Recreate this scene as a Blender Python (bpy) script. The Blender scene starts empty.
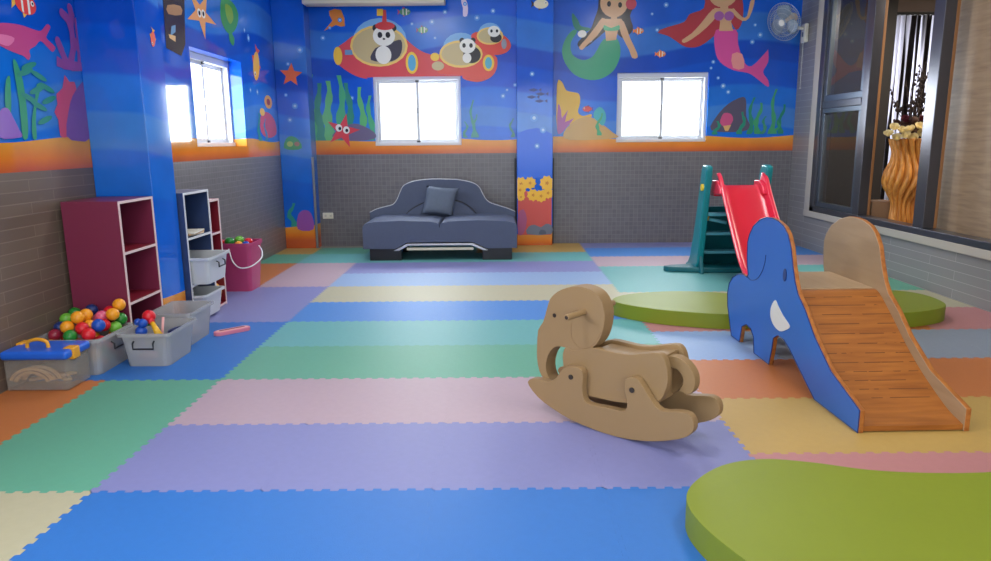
import bpy, bmesh, math, random
from mathutils import Vector, Matrix
from mathutils.geometry import delaunay_2d_cdt
R = random.Random(7)
C = bpy.context.scene.collection
PI = math.pi

# ------------------------------------------------------------------ helpers
def lin(c):
    return tuple(((v/255)/12.92 if v/255 <= .04045 else ((v/255+.055)/1.055)**2.4) for v in c) + (1.0,)

MATS = {}
def mat(name, col, rough=.5, spec=.5, metal=0, var=0.0, bump=0.0, bscale=60, trans=None, emit=None, coat=0):
    if name in MATS: return MATS[name]
    m = bpy.data.materials.new(name); m.use_nodes = True
    nt = m.node_tree; b = nt.nodes['Principled BSDF']
    b.inputs['Base Color'].default_value = lin(col)
    b.inputs['Roughness'].default_value = rough
    b.inputs['Specular IOR Level'].default_value = spec
    b.inputs['Metallic'].default_value = metal
    if coat: b.inputs['Coat Weight'].default_value = coat; b.inputs['Coat Roughness'].default_value = .08
    tc = None
    if var or bump:
        tc = nt.nodes.new('ShaderNodeTexCoord')
        n = nt.nodes.new('ShaderNodeTexNoise'); n.inputs['Scale'].default_value = bscale; n.inputs['Detail'].default_value = 3
        nt.links.new(tc.outputs['Object'], n.inputs['Vector'])
        if var:
            mx = nt.nodes.new('ShaderNodeMix'); mx.data_type = 'RGBA'
            c = lin(col)
            mx.inputs[6].default_value = tuple(v*(1-var) for v in c[:3])+(1,)
            mx.inputs[7].default_value = tuple(min(1, v*(1+var)) for v in c[:3])+(1,)
            n2 = nt.nodes.new('ShaderNodeTexNoise'); n2.inputs['Scale'].default_value = bscale*.12; n2.inputs['Detail'].default_value = 4
            nt.links.new(tc.outputs['Object'], n2.inputs['Vector'])
            nt.links.new(n2.outputs[0], mx.inputs[0]); nt.links.new(mx.outputs[2], b.inputs['Base Color'])
        if bump:
            bp = nt.nodes.new('ShaderNodeBump'); bp.inputs['Strength'].default_value = bump; bp.inputs['Distance'].default_value = .002
            nt.links.new(n.outputs[0], bp.inputs['Height']); nt.links.new(bp.outputs[0], b.inputs['Normal'])
    if trans is not None:
        t = nt.nodes.new('ShaderNodeBsdfTransparent'); mix = nt.nodes.new('ShaderNodeMixShader')
        out = nt.nodes['Material Output']; mix.inputs[0].default_value = 1-trans
        nt.links.new(t.outputs[0], mix.inputs[1]); nt.links.new(b.outputs[0], mix.inputs[2]); nt.links.new(mix.outputs[0], out.inputs['Surface'])
    if emit:
        b.inputs['Emission Color'].default_value = lin(col); b.inputs['Emission Strength'].default_value = emit
    MATS[name] = m; return m

def wood(name, col, dark, axis='Y', scale=9, rough=.45, dist=5, spec=.4):
    if name in MATS: return MATS[name]
    m = bpy.data.materials.new(name); m.use_nodes = True; nt = m.node_tree; b = nt.nodes['Principled BSDF']
    tc = nt.nodes.new('ShaderNodeTexCoord'); mp = nt.nodes.new('ShaderNodeMapping')
    s = {'X': (1, 9, 9), 'Y': (9, 1, 9), 'Z': (9, 9, 1)}[axis]; mp.inputs['Scale'].default_value = s
    n = nt.nodes.new('ShaderNodeTexNoise'); n.inputs['Scale'].default_value = scale; n.inputs['Detail'].default_value = 6; n.inputs['Distortion'].default_value = dist*.1
    r = nt.nodes.new('ShaderNodeValToRGB'); r.color_ramp.elements[0].color = lin(dark); r.color_ramp.elements[0].position = .3
    r.color_ramp.elements[1].color = lin(col); r.color_ramp.elements[1].position = .62
    nt.links.new(tc.outputs['Object'], mp.inputs[0]); nt.links.new(mp.outputs[0], n.inputs['Vector'])
    nt.links.new(n.outputs[0], r.inputs[0]); nt.links.new(r.outputs[0], b.inputs['Base Color'])
    b.inputs['Roughness'].default_value = rough; b.inputs['Specular IOR Level'].default_value = spec
    MATS[name] = m; return m

def link(name, me, m, parent=None):
    o = bpy.data.objects.new(name, me); C.objects.link(o)
    if m is not None:
        for mm in (m if isinstance(m, (list, tuple)) else [m]): me.materials.append(mm)
    if parent: o.parent = parent
    return o
def obj(name, bm, m, parent=None, smooth=False, bevel=0, seg=2, sub=0, ang=35):
    bmesh.ops.recalc_face_normals(bm, faces=bm.faces)
    me = bpy.data.meshes.new(name); bm.to_mesh(me); bm.free()
    if smooth:
        for p in me.polygons: p.use_smooth = True
    o = link(name, me, m, parent)
    if bevel:
        md = o.modifiers.new('bevel', 'BEVEL'); md.width = bevel; md.segments = seg; md.limit_method = 'ANGLE'; md.angle_limit = math.radians(ang)
        for p in me.polygons: p.use_smooth = True
        w = o.modifiers.new('wn', 'WEIGHTED_NORMAL'); w.keep_sharp = False
    if sub:
        md = o.modifiers.new('sub', 'SUBSURF'); md.levels = sub; md.render_levels = sub
    return o
def tag(o, label=None, cat=None, group=None, kind=None):
    if label: o['label'] = label
    if cat: o['category'] = cat
    if group: o['group'] = group
    if kind: o['kind'] = kind
    return o
def thing(name, label, cat, loc=(0, 0, 0), rz=0, group=None):
    o = bpy.data.objects.new(name, None); C.objects.link(o); o.location = loc; o.rotation_euler = (0, 0, rz); o.empty_display_size = .1
    return tag(o, label, cat, group)
def box(bm, x0, x1, y0, y1, z0, z1, mi=0):
    v = [bm.verts.new(p) for p in ((x0,y0,z0),(x1,y0,z0),(x1,y1,z0),(x0,y1,z0),(x0,y0,z1),(x1,y0,z1),(x1,y1,z1),(x0,y1,z1))]
    for f in ((0,3,2,1),(4,5,6,7),(0,1,5,4),(1,2,6,5),(2,3,7,6),(3,0,4,7)):
        fc = bm.faces.new([v[i] for i in f]); fc.material_index = mi
    return v
def bx(*a): bm = bmesh.new(); box(bm, *a); return bm
def cyl(bm, p, q, r, r2=None, n=16, caps=True):
    p = Vector(p); q = Vector(q); r2 = r if r2 is None else r2
    d = (q-p).normalized(); a = d.orthogonal().normalized(); b = d.cross(a)
    A = [bm.verts.new(p+(a*math.cos(2*PI*i/n)+b*math.sin(2*PI*i/n))*r) for i in range(n)]
    B = [bm.verts.new(q+(a*math.cos(2*PI*i/n)+b*math.sin(2*PI*i/n))*r2) for i in range(n)]
    for i in range(n): bm.faces.new((A[i], A[(i+1)%n], B[(i+1)%n], B[i]))
    if caps: bm.faces.new(A[::-1]); bm.faces.new(B)
def tube(bm, pts, r, n=8, closed=False):
    pts = [Vector(p) for p in pts]; rings = []; up = Vector((0, 0, 1)); N = len(pts)
    prev = None
    for i, p in enumerate(pts):
        d = (pts[(i+1) % N]-pts[i-1]) if closed else (pts[min(i+1, N-1)]-pts[max(i-1, 0)])
        d.normalize()
        a = prev - d*prev.dot(d) if prev is not None else d.orthogonal()
        a.normalize(); prev = a; b = d.cross(a)
        rr = r[i] if isinstance(r, (list, tuple)) else r
        rings.append([bm.verts.new(p+(a*math.cos(2*PI*k/n)+b*math.sin(2*PI*k/n))*rr) for k in range(n)])
    for i in range(N if closed else N-1):
        A = rings[i]; B = rings[(i+1) % N]
        for k in range(n): bm.faces.new((A[k], A[(k+1)%n], B[(k+1)%n], B[k]))
    if not closed: bm.faces.new(rings[0][::-1]); bm.faces.new(rings[-1])
def lathe(bm, prof, c=(0, 0, 0), n=32, rf=None):
    rings = []
    for z, r in prof:
        ring = []
        for k in range(n):
            t = 2*PI*k/n; rr = r*(rf(t, z) if rf else 1)
            ring.append(bm.verts.new((c[0]+rr*math.cos(t), c[1]+rr*math.sin(t), c[2]+z)))
        rings.append(ring)
    for a, b in zip(rings, rings[1:]):
        for k in range(n): bm.faces.new((a[k], a[(k+1)%n], b[(k+1)%n], b[k]))
    return rings
def ball(bm, c, r, sz=1, n=3, mi=0):
    res = bmesh.ops.create_icosphere(bm, subdivisions=n, radius=r, matrix=Matrix.Translation(c) @ Matrix.Diagonal((1, 1, sz, 1)))
    for v in res['verts']:
        for f in v.link_faces: f.material_index = mi; f.smooth = True
def cr(pts, n=4, closed=True):
    out = []; N = len(pts)
    for i in range(N if closed else N-1):
        g = lambda k: pts[k % N] if closed else pts[min(max(k, 0), N-1)]
        p0, p1, p2, p3 = g(i-1), g(i), g(i+1), g(i+2)
        for k in range(n):
            t = k/n
            out.append(tuple(.5*((2*p1[j])+(-p0[j]+p2[j])*t+(2*p0[j]-5*p1[j]+4*p2[j]-p3[j])*t*t+(-p0[j]+3*p1[j]-3*p2[j]+p3[j])*t**3) for j in range(len(p1))))
    if not closed: out.append(tuple(pts[-1]))
    return out
def fill(pts, extra=()):
    """triangles covering the closed outline pts; returns points, triangles"""
    n = len(pts); v, e, f, ov, _, _ = delaunay_2d_cdt([Vector(p) for p in list(pts)+list(extra)], [], [list(range(n))], 1, 1e-6)
    return [tuple(p) for p in v], [list(t) for t in f], ov
def prism(bm, pts, f0, f1, mi=0, mi0=None, mi1=None, extra=()):
    """pts 2-D; f0/f1 map a 2-D point to the two caps"""
    V, T, ov = fill(pts, extra); N = len(pts)
    A = [bm.verts.new(f0(p)) for p in V]; B = [bm.verts.new(f1(p)) for p in V]
    idx = {}
    for k, src in enumerate(ov):
        for q in src: idx[q] = k
    for t in T:
        try:
            fa = bm.faces.new([A[i] for i in t]); fb = bm.faces.new([B[i] for i in reversed(t)])
            fa.material_index = mi if mi0 is None else mi0; fb.material_index = mi if mi1 is None else mi1
        except ValueError: pass
    for i in range(N):
        a, b = idx[i], idx[(i+1) % N]
        if a == b: continue
        f = bm.faces.new((A[a], B[a], B[b], A[b])); f.material_index = mi
def yz(x): return lambda p: (x, p[0], p[1])
def xz(y): return lambda p: (p[0], y, p[1])
def xy(z): return lambda p: (p[0], p[1], z)

# ------------------------------------------------------------------ room numbers
XL, XR, YB, ZC, YF = -2.45, 3.42, 8.40, 3.0, -2.2
ZT = 1.06          # top of the grey tile dado

# ------------------------------------------------------------------ wall materials
def mural_mat(name, sand, off=0.0, hue=1.0, rough=.1):
    m = bpy.data.materials.new(name); m.use_nodes = True; nt = m.node_tree; N = nt.nodes.new; L = nt.links.new
    b = nt.nodes['Principled BSDF']; b.inputs['Roughness'].default_value = rough; b.inputs['Specular IOR Level'].default_value = .45
    tc = N('ShaderNodeTexCoord'); sx = N('ShaderNodeSeparateXYZ'); L(tc.outputs['Object'], sx.inputs[0])
    def M(op, a, bb=None):
        n = N('ShaderNodeMath'); n.operation = op
        for i, v in enumerate((a, bb)):
            if v is None: continue
            if isinstance(v, (int, float)): n.inputs[i].default_value = v
            else: L(v, n.inputs[i])
        return n.outputs[0]
    u = M('ADD', sx.outputs[0], sx.outputs[1]); z = sx.outputs[2]
    wav = M('MULTIPLY', M('SINE', M('ADD', M('MULTIPLY', u, 2.1), off*3)), .09)
    zz = M('ADD', M('ADD', z, wav), off)
    r = N('ShaderNodeValToRGB'); cr_ = r.color_ramp; cr_.interpolation = 'LINEAR'
    bands = [(0, (10, 104, 214)), (.6, (14, 98, 210)), (1.0, (14, 108, 216)), (1.28, (58, 128, 212)), (1.5, (22, 112, 216)), (1.72, (8, 86, 204)), (2.0, (8, 74, 188)), (2.2, (50, 116, 206)), (2.5, (12, 94, 210))]
    cr_.elements[0].position = 0; cr_.elements[0].color = lin(bands[0][1])
    cr_.elements[1].position = 1; cr_.elements[1].color = lin(bands[-1][1])
    for i, (zv, c) in enumerate(bands[1:], 1):
        e = cr_.elements.new(zv/3-.004); e.color = lin(bands[i-1][1])
        e = cr_.elements.new(zv/3+.004); e.color = lin(c)
    L(M('DIVIDE', zz, 3.0), r.inputs[0])
    s = N('ShaderNodeValToRGB'); e = s.color_ramp.elements; e[0].position = (sand-.16)/3; e[0].color = lin((196, 92, 50)); e[1].position = sand/3; e[1].color = lin((226, 158, 62))
    q = e.new((sand-.1)/3); q.color = lin((222, 122, 40))
    L(M('DIVIDE', z, 3.0), s.inputs[0])
    lim = M('ADD', M('MULTIPLY', M('SINE', M('MULTIPLY', u, 4.3)), .018), sand)
    mx = N('ShaderNodeMix'); mx.data_type = 'RGBA'; L(M('LESS_THAN', z, lim), mx.inputs[0]); L(r.outputs[0], mx.inputs[6]); L(s.outputs[0], mx.inputs[7])
    n = N('ShaderNodeTexNoise'); n.inputs['Scale'].default_value = 3; n.inputs['Detail'].default_value = 5; L(tc.outputs['Object'], n.inputs[0])
    hv = N('ShaderNodeHueSaturation'); L(mx.outputs[2], hv.inputs['Color']); L(M('ADD', M('MULTIPLY', n.outputs[0], .5), .75*hue), hv.inputs['Value'])
    L(hv.outputs[0], b.inputs['Base Color'])
    # the mural is fired on glazed tiles: very slight joints
    n2 = N('ShaderNodeTexNoise'); n2.inputs['Scale'].default_value = 1.8; L(tc.outputs['Object'], n2.inputs[0])
    bp = N('ShaderNodeBump'); bp.inputs['Strength'].default_value = .12; bp.inputs['Distance'].default_value = .01; L(n2.outputs[0], bp.inputs['Height']); L(bp.outputs[0], b.inputs['Normal'])
    return m
MW = mural_mat('undersea_mural', 1.225, rough=.2)
MWL = mural_mat('undersea_mural_left', 1.225, rough=.06)
MP = mural_mat('pillar_mural', .25, .2)
MK = mural_mat('narrow_pillar_mural', .145, .05)

def tile_mat(name, c1, c2, joint, w=.05, h=.05, ofs=0.0, rough=.28):
    m = bpy.data.materials.new(name); m.use_nodes = True; nt = m.node_tree; N = nt.nodes.new; L = nt.links.new
    b = nt.nodes['Principled BSDF']; b.inputs['Roughness'].default_value = rough; b.inputs['Specular IOR Level'].default_value = .4
    tc = N('ShaderNodeTexCoord'); sx = N('ShaderNodeSeparateXYZ'); L(tc.outputs['Object'], sx.inputs[0])
    ad = N('ShaderNodeMath'); L(sx.outputs[0], ad.inputs[0]); L(sx.outputs[1], ad.inputs[1])
    cb = N('ShaderNodeCombineXYZ'); L(ad.outputs[0], cb.inputs[0]); L(sx.outputs[2], cb.inputs[1])
    k = N('ShaderNodeTexBrick'); k.offset = ofs; k.inputs['Color1'].default_value = lin(c1); k.inputs['Color2'].default_value = lin(c2); k.inputs['Mortar'].default_value = lin(joint)
    k.inputs['Scale'].default_value = 1; k.inputs['Brick Width'].default_value = w; k.inputs['Row Height'].default_value = h; k.inputs['Mortar Size'].default_value = .0022; k.inputs['Bias'].default_value = 0
    L(cb.outputs[0], k.inputs['Vector'])
    L(k.outputs['Color'], b.inputs['Base Color'])
    bp = N('ShaderNodeBump'); bp.inputs['Strength'].default_value = .3; bp.inputs['Distance'].default_value = .002; bp.invert = True
    L(k.outputs['Fac'], bp.inputs['Height']); L(bp.outputs[0], b.inputs['Normal'])
    return m
MT = tile_mat('grey_mosaic_tile', (104, 101, 106), (113, 110, 114), (130, 127, 129))
MTR = tile_mat('grey_strip_tile', (132, 129, 130), (139, 136, 136), (168, 165, 162), .9, .07, .35)
MTL = tile_mat('brownish_grey_strip_tile', (108, 92, 82), (116, 100, 88), (134, 118, 105), .5, .06, .4)

# walls: cells between cut lines, openings left out, reveals added
def wall(name, axis, pos, out, u0, u1, holes, mats, extra_u=(), zmax=ZC, pick=None, depth=.22):
    us = sorted(set([u0, u1]+[h[0] for h in holes]+[h[1] for h in holes]+list(extra_u)))
    zs = sorted(set([-.02, ZT, zmax]+[h[2] for h in holes]+[h[3] for h in holes]))
    bm = bmesh.new()
    P = (lambda u, d, z: (u, pos+out*d, z)) if axis == 'Y' else (lambda u, d, z: (pos+out*d, u, z))
    def q(a, mi):
        f = bm.faces.new([bm.verts.new(p) for p in a]); f.material_index = mi
    for i in range(len(us)-1):
        for j in range(len(zs)-1):
            uc = (us[i]+us[i+1])/2; zc = (zs[j]+zs[j+1])/2
            if any(h[0] < uc < h[1] and h[2] < zc < h[3] for h in holes): continue
            mi = pick(uc, zc) if pick else (0 if zc < ZT else 1)
            for d in (0, depth):
                q([P(us[i], d, zs[j]), P(us[i+1], d, zs[j]), P(us[i+1], d, zs[j+1]), P(us[i], d, zs[j+1])], mi)
    for h in holes:
        a, b_, c, d_ = h; mi = pick((a+b_)/2, c+.1) if pick else 1
        q([P(a, 0, c), P(a, depth, c), P(a, depth, d_), P(a, 0, d_)], mi); q([P(b_, 0, c), P(b_, depth, c), P(b_, depth, d_), P(b_, 0, d_)], mi)
        q([P(a, 0, c), P(a, depth, c), P(b_, depth, c), P(b_, 0, c)], mi); q([P(a, 0, d_), P(a, depth, d_), P(b_, depth, d_), P(b_, 0, d_)], mi)
    me = bpy.data.meshes.new(name); bm.to_mesh(me); bm.free()
    return tag(link(name, me, mats), kind='structure')

W1 = (-1.41, -.41, 1.155, 1.945); W2 = (1.375, 2.415, 1.17, 1.945)
W3 = (5.93, 7.10, 1.17, 1.96)
W4 = (.2, 2.0, 1.1, 2.3)
RW = (2.9, 7.80, .42, 2.72)
FW = (-1.9, 2.9, .5, 2.6)
wall('wall_back', 'Y', YB, 1, XL-.22, XR+.22, [W1, W2], [MT, MW])
wall('wall_left', 'X', XL, -1, YF, YB, [W3, W4], [MT, MWL, MTL], extra_u=(4.5,), pick=lambda u, z: (2 if u < 4.5 else 0) if z < ZT else 1)
wall('wall_right', 'X', XR, 1, YF, YB, [RW], [MTR], depth=.12)
white = mat('painted_white', (225, 225, 222), .6)
wall('wall_front', 'Y', YF, -1, XL-.22, XR+.22, [FW], [white])
o = obj('ceiling', bx(XL-.3, XR+.3, YF-.3, YB+.3, ZC, ZC+.1), white); tag(o, kind='structure')
o = obj('floor', bx(XL-.3, XR+.3, YF-.3, YB+.3, -.1, -.013), mat('screed', (150, 140, 130), .7)); tag(o, kind='structure')

# pillars
def pillar(name, x0, x1, y0, y1, m, h=ZC):
    return tag(obj(name, bx(x0, x1, y0, y1, -.012, h), m, bevel=.006, seg=2), kind='structure')
pillar('wall_pillar', XL-.0, -2.10, 4.36, 4.68, MP)
pillar('wall_corner_column', XL, -2.095, 8.17, YB, MP)
pillar('wall_narrow_pillar', .225, .635, 8.25, YB, MK)
steel = mat('brushed_steel', (150, 152, 158), .35, metal=.9)
tag(obj('trim_1', bx(-2.10, -2.075, 8.155, 8.18, 0, 1.04), steel, bevel=.004), kind='structure')
black_rub = mat('black_trim', (38, 36, 38), .5)
tag(obj('trim_2', bx(.20, .226, 8.37, 8.4, 0, 1.0), black_rub), kind='structure')
tag(obj('trim_3', bx(.635, .66, 8.37, 8.4, 0, 1.0), black_rub), kind='structure')
# boxed-in pipe under the ceiling, top left of the back wall
bm = bmesh.new(); box(bm, -2.08, -.55, 8.06, 8.26, 2.66, 2.86)
o = obj('trim_4', bm, mat('cream_board', (196, 186, 172), .6), bevel=.01); tag(o, kind='structure')

# ------------------------------------------------------------------ daylight windows
alu = mat('white_aluminium', (205, 208, 214), .35, .5)
dkalu = mat('grey_aluminium', (96, 104, 116), .3, metal=.75)
glass = bpy.data.materials.new('clear_glass'); glass.use_nodes = True; nt = glass.node_tree
nt.nodes.remove(nt.nodes['Principled BSDF'])
t = nt.nodes.new('ShaderNodeBsdfTransparent'); t.inputs[0].default_value = (.93, .95, .95, 1); g = nt.nodes.new('ShaderNodeBsdfGlossy'); g.inputs['Roughness'].default_value = .02
fr = nt.nodes.new('ShaderNodeFresnel'); fr.inputs[0].default_value = 1.5; mx = nt.nodes.new('ShaderNodeMixShader')
geo = nt.nodes.new('ShaderNodeNewGeometry'); ff = nt.nodes.new('ShaderNodeMath'); ff.operation = 'SUBTRACT'; ff.inputs[0].default_value = 1; nt.links.new(geo.outputs['Backfacing'], ff.inputs[1])
fm = nt.nodes.new('ShaderNodeMath'); fm.operation = 'MULTIPLY'; nt.links.new(fr.outputs[0], fm.inputs[0]); nt.links.new(ff.outputs[0], fm.inputs[1])
nt.links.new(fm.outputs[0], mx.inputs[0]); nt.links.new(t.outputs[0], mx.inputs[1]); nt.links.new(g.outputs[0], mx.inputs[2]); nt.links.new(mx.outputs[0], nt.nodes['Material Output'].inputs[0])

def slider(name, W, P, s=1):
    """two-sash sliding window; P maps (u, depth, z)"""
    u0, u1, z0, z1 = W
    def b(bm, a0, a1, d0, d1, c0, c1):
        p = P(a0, d0, c0); q = P(a1, d1, c1)
        box(bm, min(p[0], q[0]), max(p[0], q[0]), min(p[1], q[1]), max(p[1], q[1]), c0, c1)
    root = bpy.data.objects.new(name, None); C.objects.link(root); tag(root, kind='structure'); root.location = P((u0+u1)/2, .05, z0)
    inv = Matrix.Translation(-root.location)
    def put(nm, bm, m, **k): bm.transform(inv); o = obj(nm, bm, m, root, **k); return o
    bm = bmesh.new(); t = .035
    b(bm, u0, u1, .0, .09, z1-t*1.6, z1); b(bm, u0, u1, -.012, .09, z0, z0+t); b(bm, u0, u0+t, .002, .088, z0+t, z1-t*1.6); b(bm, u1-t, u1, .002, .088, z0+t, z1-t*1.6)
    put('window_frame', bm, alu, bevel=.003)
    mid = (u0+u1)/2
    for (a0, a1, d) in ((u0+t, mid+.02, .02), (mid-.02, u1-t, .055)):
        bm = bmesh.new(); w = .036; d1 = d+.025
        b(bm, a0, a1, d, d1, z1-t*1.6-w, z1-t*1.6); b(bm, a0, a1, d, d1, z0+t, z0+t+w); b(bm, a0, a0+w, d+.001, d1-.001, z0+t+w, z1-t*1.6-w); b(bm, a1-w, a1, d+.001, d1-.001, z0+t+w, z1-t*1.6-w)
        put('sash', bm, alu, bevel=.002)
        bm = bmesh.new(); b(bm, a0+w, a1-w, d+.011, d+.015, z0+t+w, z1-t*1.6-w); put('pane', bm, glass)
    bm = bmesh.new(); b(bm, mid-.012, mid+.008, -.004, .02, (z0+z1)/2-.03, (z0+z1)/2+.03); put('latch', bm, steel, bevel=.002)
    bm = bmesh.new(); b(bm, mid-.02, mid+.02, .01, .03, z1-t*1.6-.02, z1-t*1.6+.012); b(bm, mid-.02, mid+.02, .01, .03, z0+t-.01, z0+t+.02); put('guide_block', bm, mat('dark_grey_plastic', (60, 62, 68), .5))
slider('window_1', W1, lambda u, d, z: (u, YB+.03+d, z))
slider('window_2', W2, lambda u, d, z: (u, YB+.03+d, z))
slider('window_3', W3, lambda u, d, z: (XL-.12-d, u, z))
slider('window_4', W4, lambda u, d, z: (XL-.12-d, u, z))
slider('fill_window', FW, lambda u, d, z: (u, YF-.05-d, z))  # unseen window, added so fill light enters from behind the camera

# ------------------------------------------------------------------ interior window in the right wall
root = bpy.data.objects.new('window_6', None); C.objects.link(root); tag(root, kind='structure')
bronze = mat('bronze_grey_aluminium', (92, 92, 100), .28, metal=.7)
pale = mat('pale_stone_trim', (176, 168, 158), .5)
def rbox(nm, m, *bs, bevel=.004):
    bm = bmesh.new()
    for b_ in bs: box(bm, *b_)
    return obj(nm, bm, m, root, bevel=bevel)
rbox('window_trim', pale, (3.40, 3.43, 7.80, 7.93, .36, 3.0), (3.395, 3.43, 2.9, 7.93, .355, .42))
rbox('window_frame', bronze, (3.40, 3.53, 7.70, 7.80, .42, 2.72), (3.40, 3.53, 2.9, 7.80, .42, .475), (3.40, 3.53, 2.9, 7.80, 2.66, 2.72),
     (3.41, 3.50, 6.76, 6.87, .475, 2.66), (3.41, 3.50, 5.71, 5.85, .475, 2.66), (3.41, 3.50, 3.9, 4.05, .475, 2.66))
rbox('mullion_strip', mat('brown_laminate', (150, 104, 66), .4), (3.50, 3.525, 6.76, 6.79, .475, 2.66), (3.50, 3.525, 5.71, 5.74, .475, 2.66), bevel=.003)
rbox('transom', bronze, (3.41, 3.52, 6.88, 7.70, 1.50, 1.57))
rbox('sash', dkalu, (3.42, 3.47, 6.88, 6.93, .53, 1.45), (3.42, 3.47, 7.64, 7.70, .53, 1.45), (3.42, 3.47, 6.88, 7.70, .475, .53), (3.42, 3.47, 6.88, 7.70, 1.45, 1.50))
rbox('sash', dkalu, (3.42, 3.47, 6.88, 6.93, 1.63, 2.60), (3.42, 3.47, 7.64, 7.70, 1.63, 2.60), (3.42, 3.47, 6.88, 7.70, 1.57, 1.63), (3.42, 3.47, 6.88, 7.70, 2.60, 2.66))
rbox('pane', glass, (3.442, 3.448, 6.93, 7.64, .53, 1.45), bevel=0)
rbox('pane', glass, (3.442, 3.448, 6.93, 7.64, 1.63, 2.60), bevel=0)

# ------------------------------------------------------------------ neighbouring room behind that window
brownw = mat('brown_plaster', (92, 76, 66), .6)
darkw = mat('dark_panel', (46, 42, 42), .5)
beige = mat('beige_ceiling', (205, 190, 168), .7)
tag(obj('floor_next_room', bx(3.545, 7.2, 1.5, 9.0, .30, .40), mat('stone_platform', (120, 110, 100), .4)), kind='structure')
tag(obj('ceiling_next_room', bx(3.545, 7.2, 1.5, 9.0, 2.78, 2.9), beige), kind='structure')
wall('wall_next_room_back', 'Y', 8.6, 1, 3.545, 7.2, [(4.3, 5.7, .5, 2.56)], [brownw, brownw], zmax=2.9)
tag(obj('wall_next_room_right', bx(7.2, 7.3, 1.5, 9.0, .0, 2.9), brownw), kind='structure')
tag(obj('wall_next_room_front', bx(3.545, 7.2, 1.4, 1.5, .0, 2.9), brownw), kind='structure')
tag(obj('wall_next_room_panel', bx(3.56, 4.38, 8.2, 8.26, .4, 2.75), darkw), kind='structure')
wp = wood('pale_grained_board', (158, 134, 108), (136, 113, 91), 'Y', 3.5, .5)
p_ = tag(obj('wood_screen', bx(3.62, 3.66, 3.2, 6.04, .41, 2.60), wp), 'pale brown grained wooden screen behind the right-hand glass of the indoor window', 'screen')
# curtain: one panel, pleated sheer with dark stripes
cm = bpy.data.materials.new('striped_sheer_curtain'); cm.use_nodes = True; nt = cm.node_tree; b = nt.nodes['Principled BSDF']
tc = nt.nodes.new('ShaderNodeTexCoord'); mp = nt.nodes.new('ShaderNodeMapping'); mp.inputs['Scale'].default_value = (1, 0.02, 0.02)
n = nt.nodes.new('ShaderNodeTexNoise'); n.inputs['Scale'].default_value = 22; n.inputs['Detail'].default_value = 1
r = nt.nodes.new('ShaderNodeValToRGB'); r.color_ramp.elements[0].position = .49; r.color_ramp.elements[0].color = lin((40, 34, 34)); r.color_ramp.elements[1].position = .53; r.color_ramp.elements[1].color = lin((225, 225, 235))
nt.links.new(tc.outputs['Object'], mp.inputs[0]); nt.links.new(mp.outputs[0], n.inputs['Vector']); nt.links.new(n.outputs[0], r.inputs[0]); nt.links.new(r.outputs[0], b.inputs['Base Color'])
tl = nt.nodes.new('ShaderNodeBsdfTranslucent'); nt.links.new(r.outputs[0], tl.inputs[0]); ms = nt.nodes.new('ShaderNodeMixShader'); ms.inputs[0].default_value = .6
nt.links.new(b.outputs[0], ms.inputs[1]); nt.links.new(tl.outputs[0], ms.inputs[2]); nt.links.new(ms.outputs[0], nt.nodes['Material Output'].inputs[0])
root = thing('curtain', 'white sheer curtain with dark vertical stripes behind the vase', 'curtain', (4.9, 8.42, .42))
bm = bmesh.new(); cols = []
for i in range(161):
    x = -.6+i*1.35/160; y = .03*math.sin(i*.9)+.012*math.sin(i*.37)
    cols.append((bm.verts.new((x, y, .02)), bm.verts.new((x, y*.8, 2.12))))
for a, c_ in zip(cols, cols[1:]): bm.faces.new((a[0], c_[0], c_[1], a[1]))
o = obj('cloth', bm, cm, root, smooth=True); md = o.modifiers.new('t', 'SOLIDIFY'); md.thickness = .002
bm = bmesh.new(); cyl(bm, (-.65, 0, 2.14), (.8, 0, 2.14), .018); obj('curtain_rod', bm, mat('black_metal', (30, 30, 32), .4), root, smooth=True)

# vase with twisted ribs
wv = wood('carved_honey_wood', (226, 156, 76), (176, 106, 44), 'Z', 5, .3)
VX, VY = 3.78, 6.665
vase = thing('floor_vase', 'tall honey-coloured wooden vase with twisted ribs behind the indoor window', 'vase', (VX, VY, .40))
prof = cr([(0, .10), (.06, .105), (.19, .10), (.28, .14), (.35, .175), (.42, .185), (.50, .17), (.58, .138), (.66, .13), (.73, .15), (.785, .16)], 5, False)
bm = bmesh.new(); rf = lambda t, z: 1+.34*(abs(math.sin(8*t+1.8*math.sin(z*9.5)))**.5-.78)
rg = lathe(bm, prof, n=240, rf=rf); bm.faces.new(rg[0][::-1])
rg2 = lathe(bm, [(.785, .115), (.5, .09)], n=240); bm.faces.new(rg2[-1])
for k in range(240): bm.faces.new((rg[-1][k], rg[-1][(k+1) % 240], rg2[0][(k+1) % 240], rg2[0][k]))
obj('vase_body', bm, wv, vase, smooth=True)
bq = thing('flower_arrangement', 'cream roses and dried dark branches standing in the twisted wooden vase', 'flowers', (VX, VY, 1.19))
cream = mat('cream_petals', (238, 222, 172), .7); dbr = mat('dried_brown_leaves', (70, 42, 32), .8); wine = mat('wine_red_petals', (96, 30, 44), .7)
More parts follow.
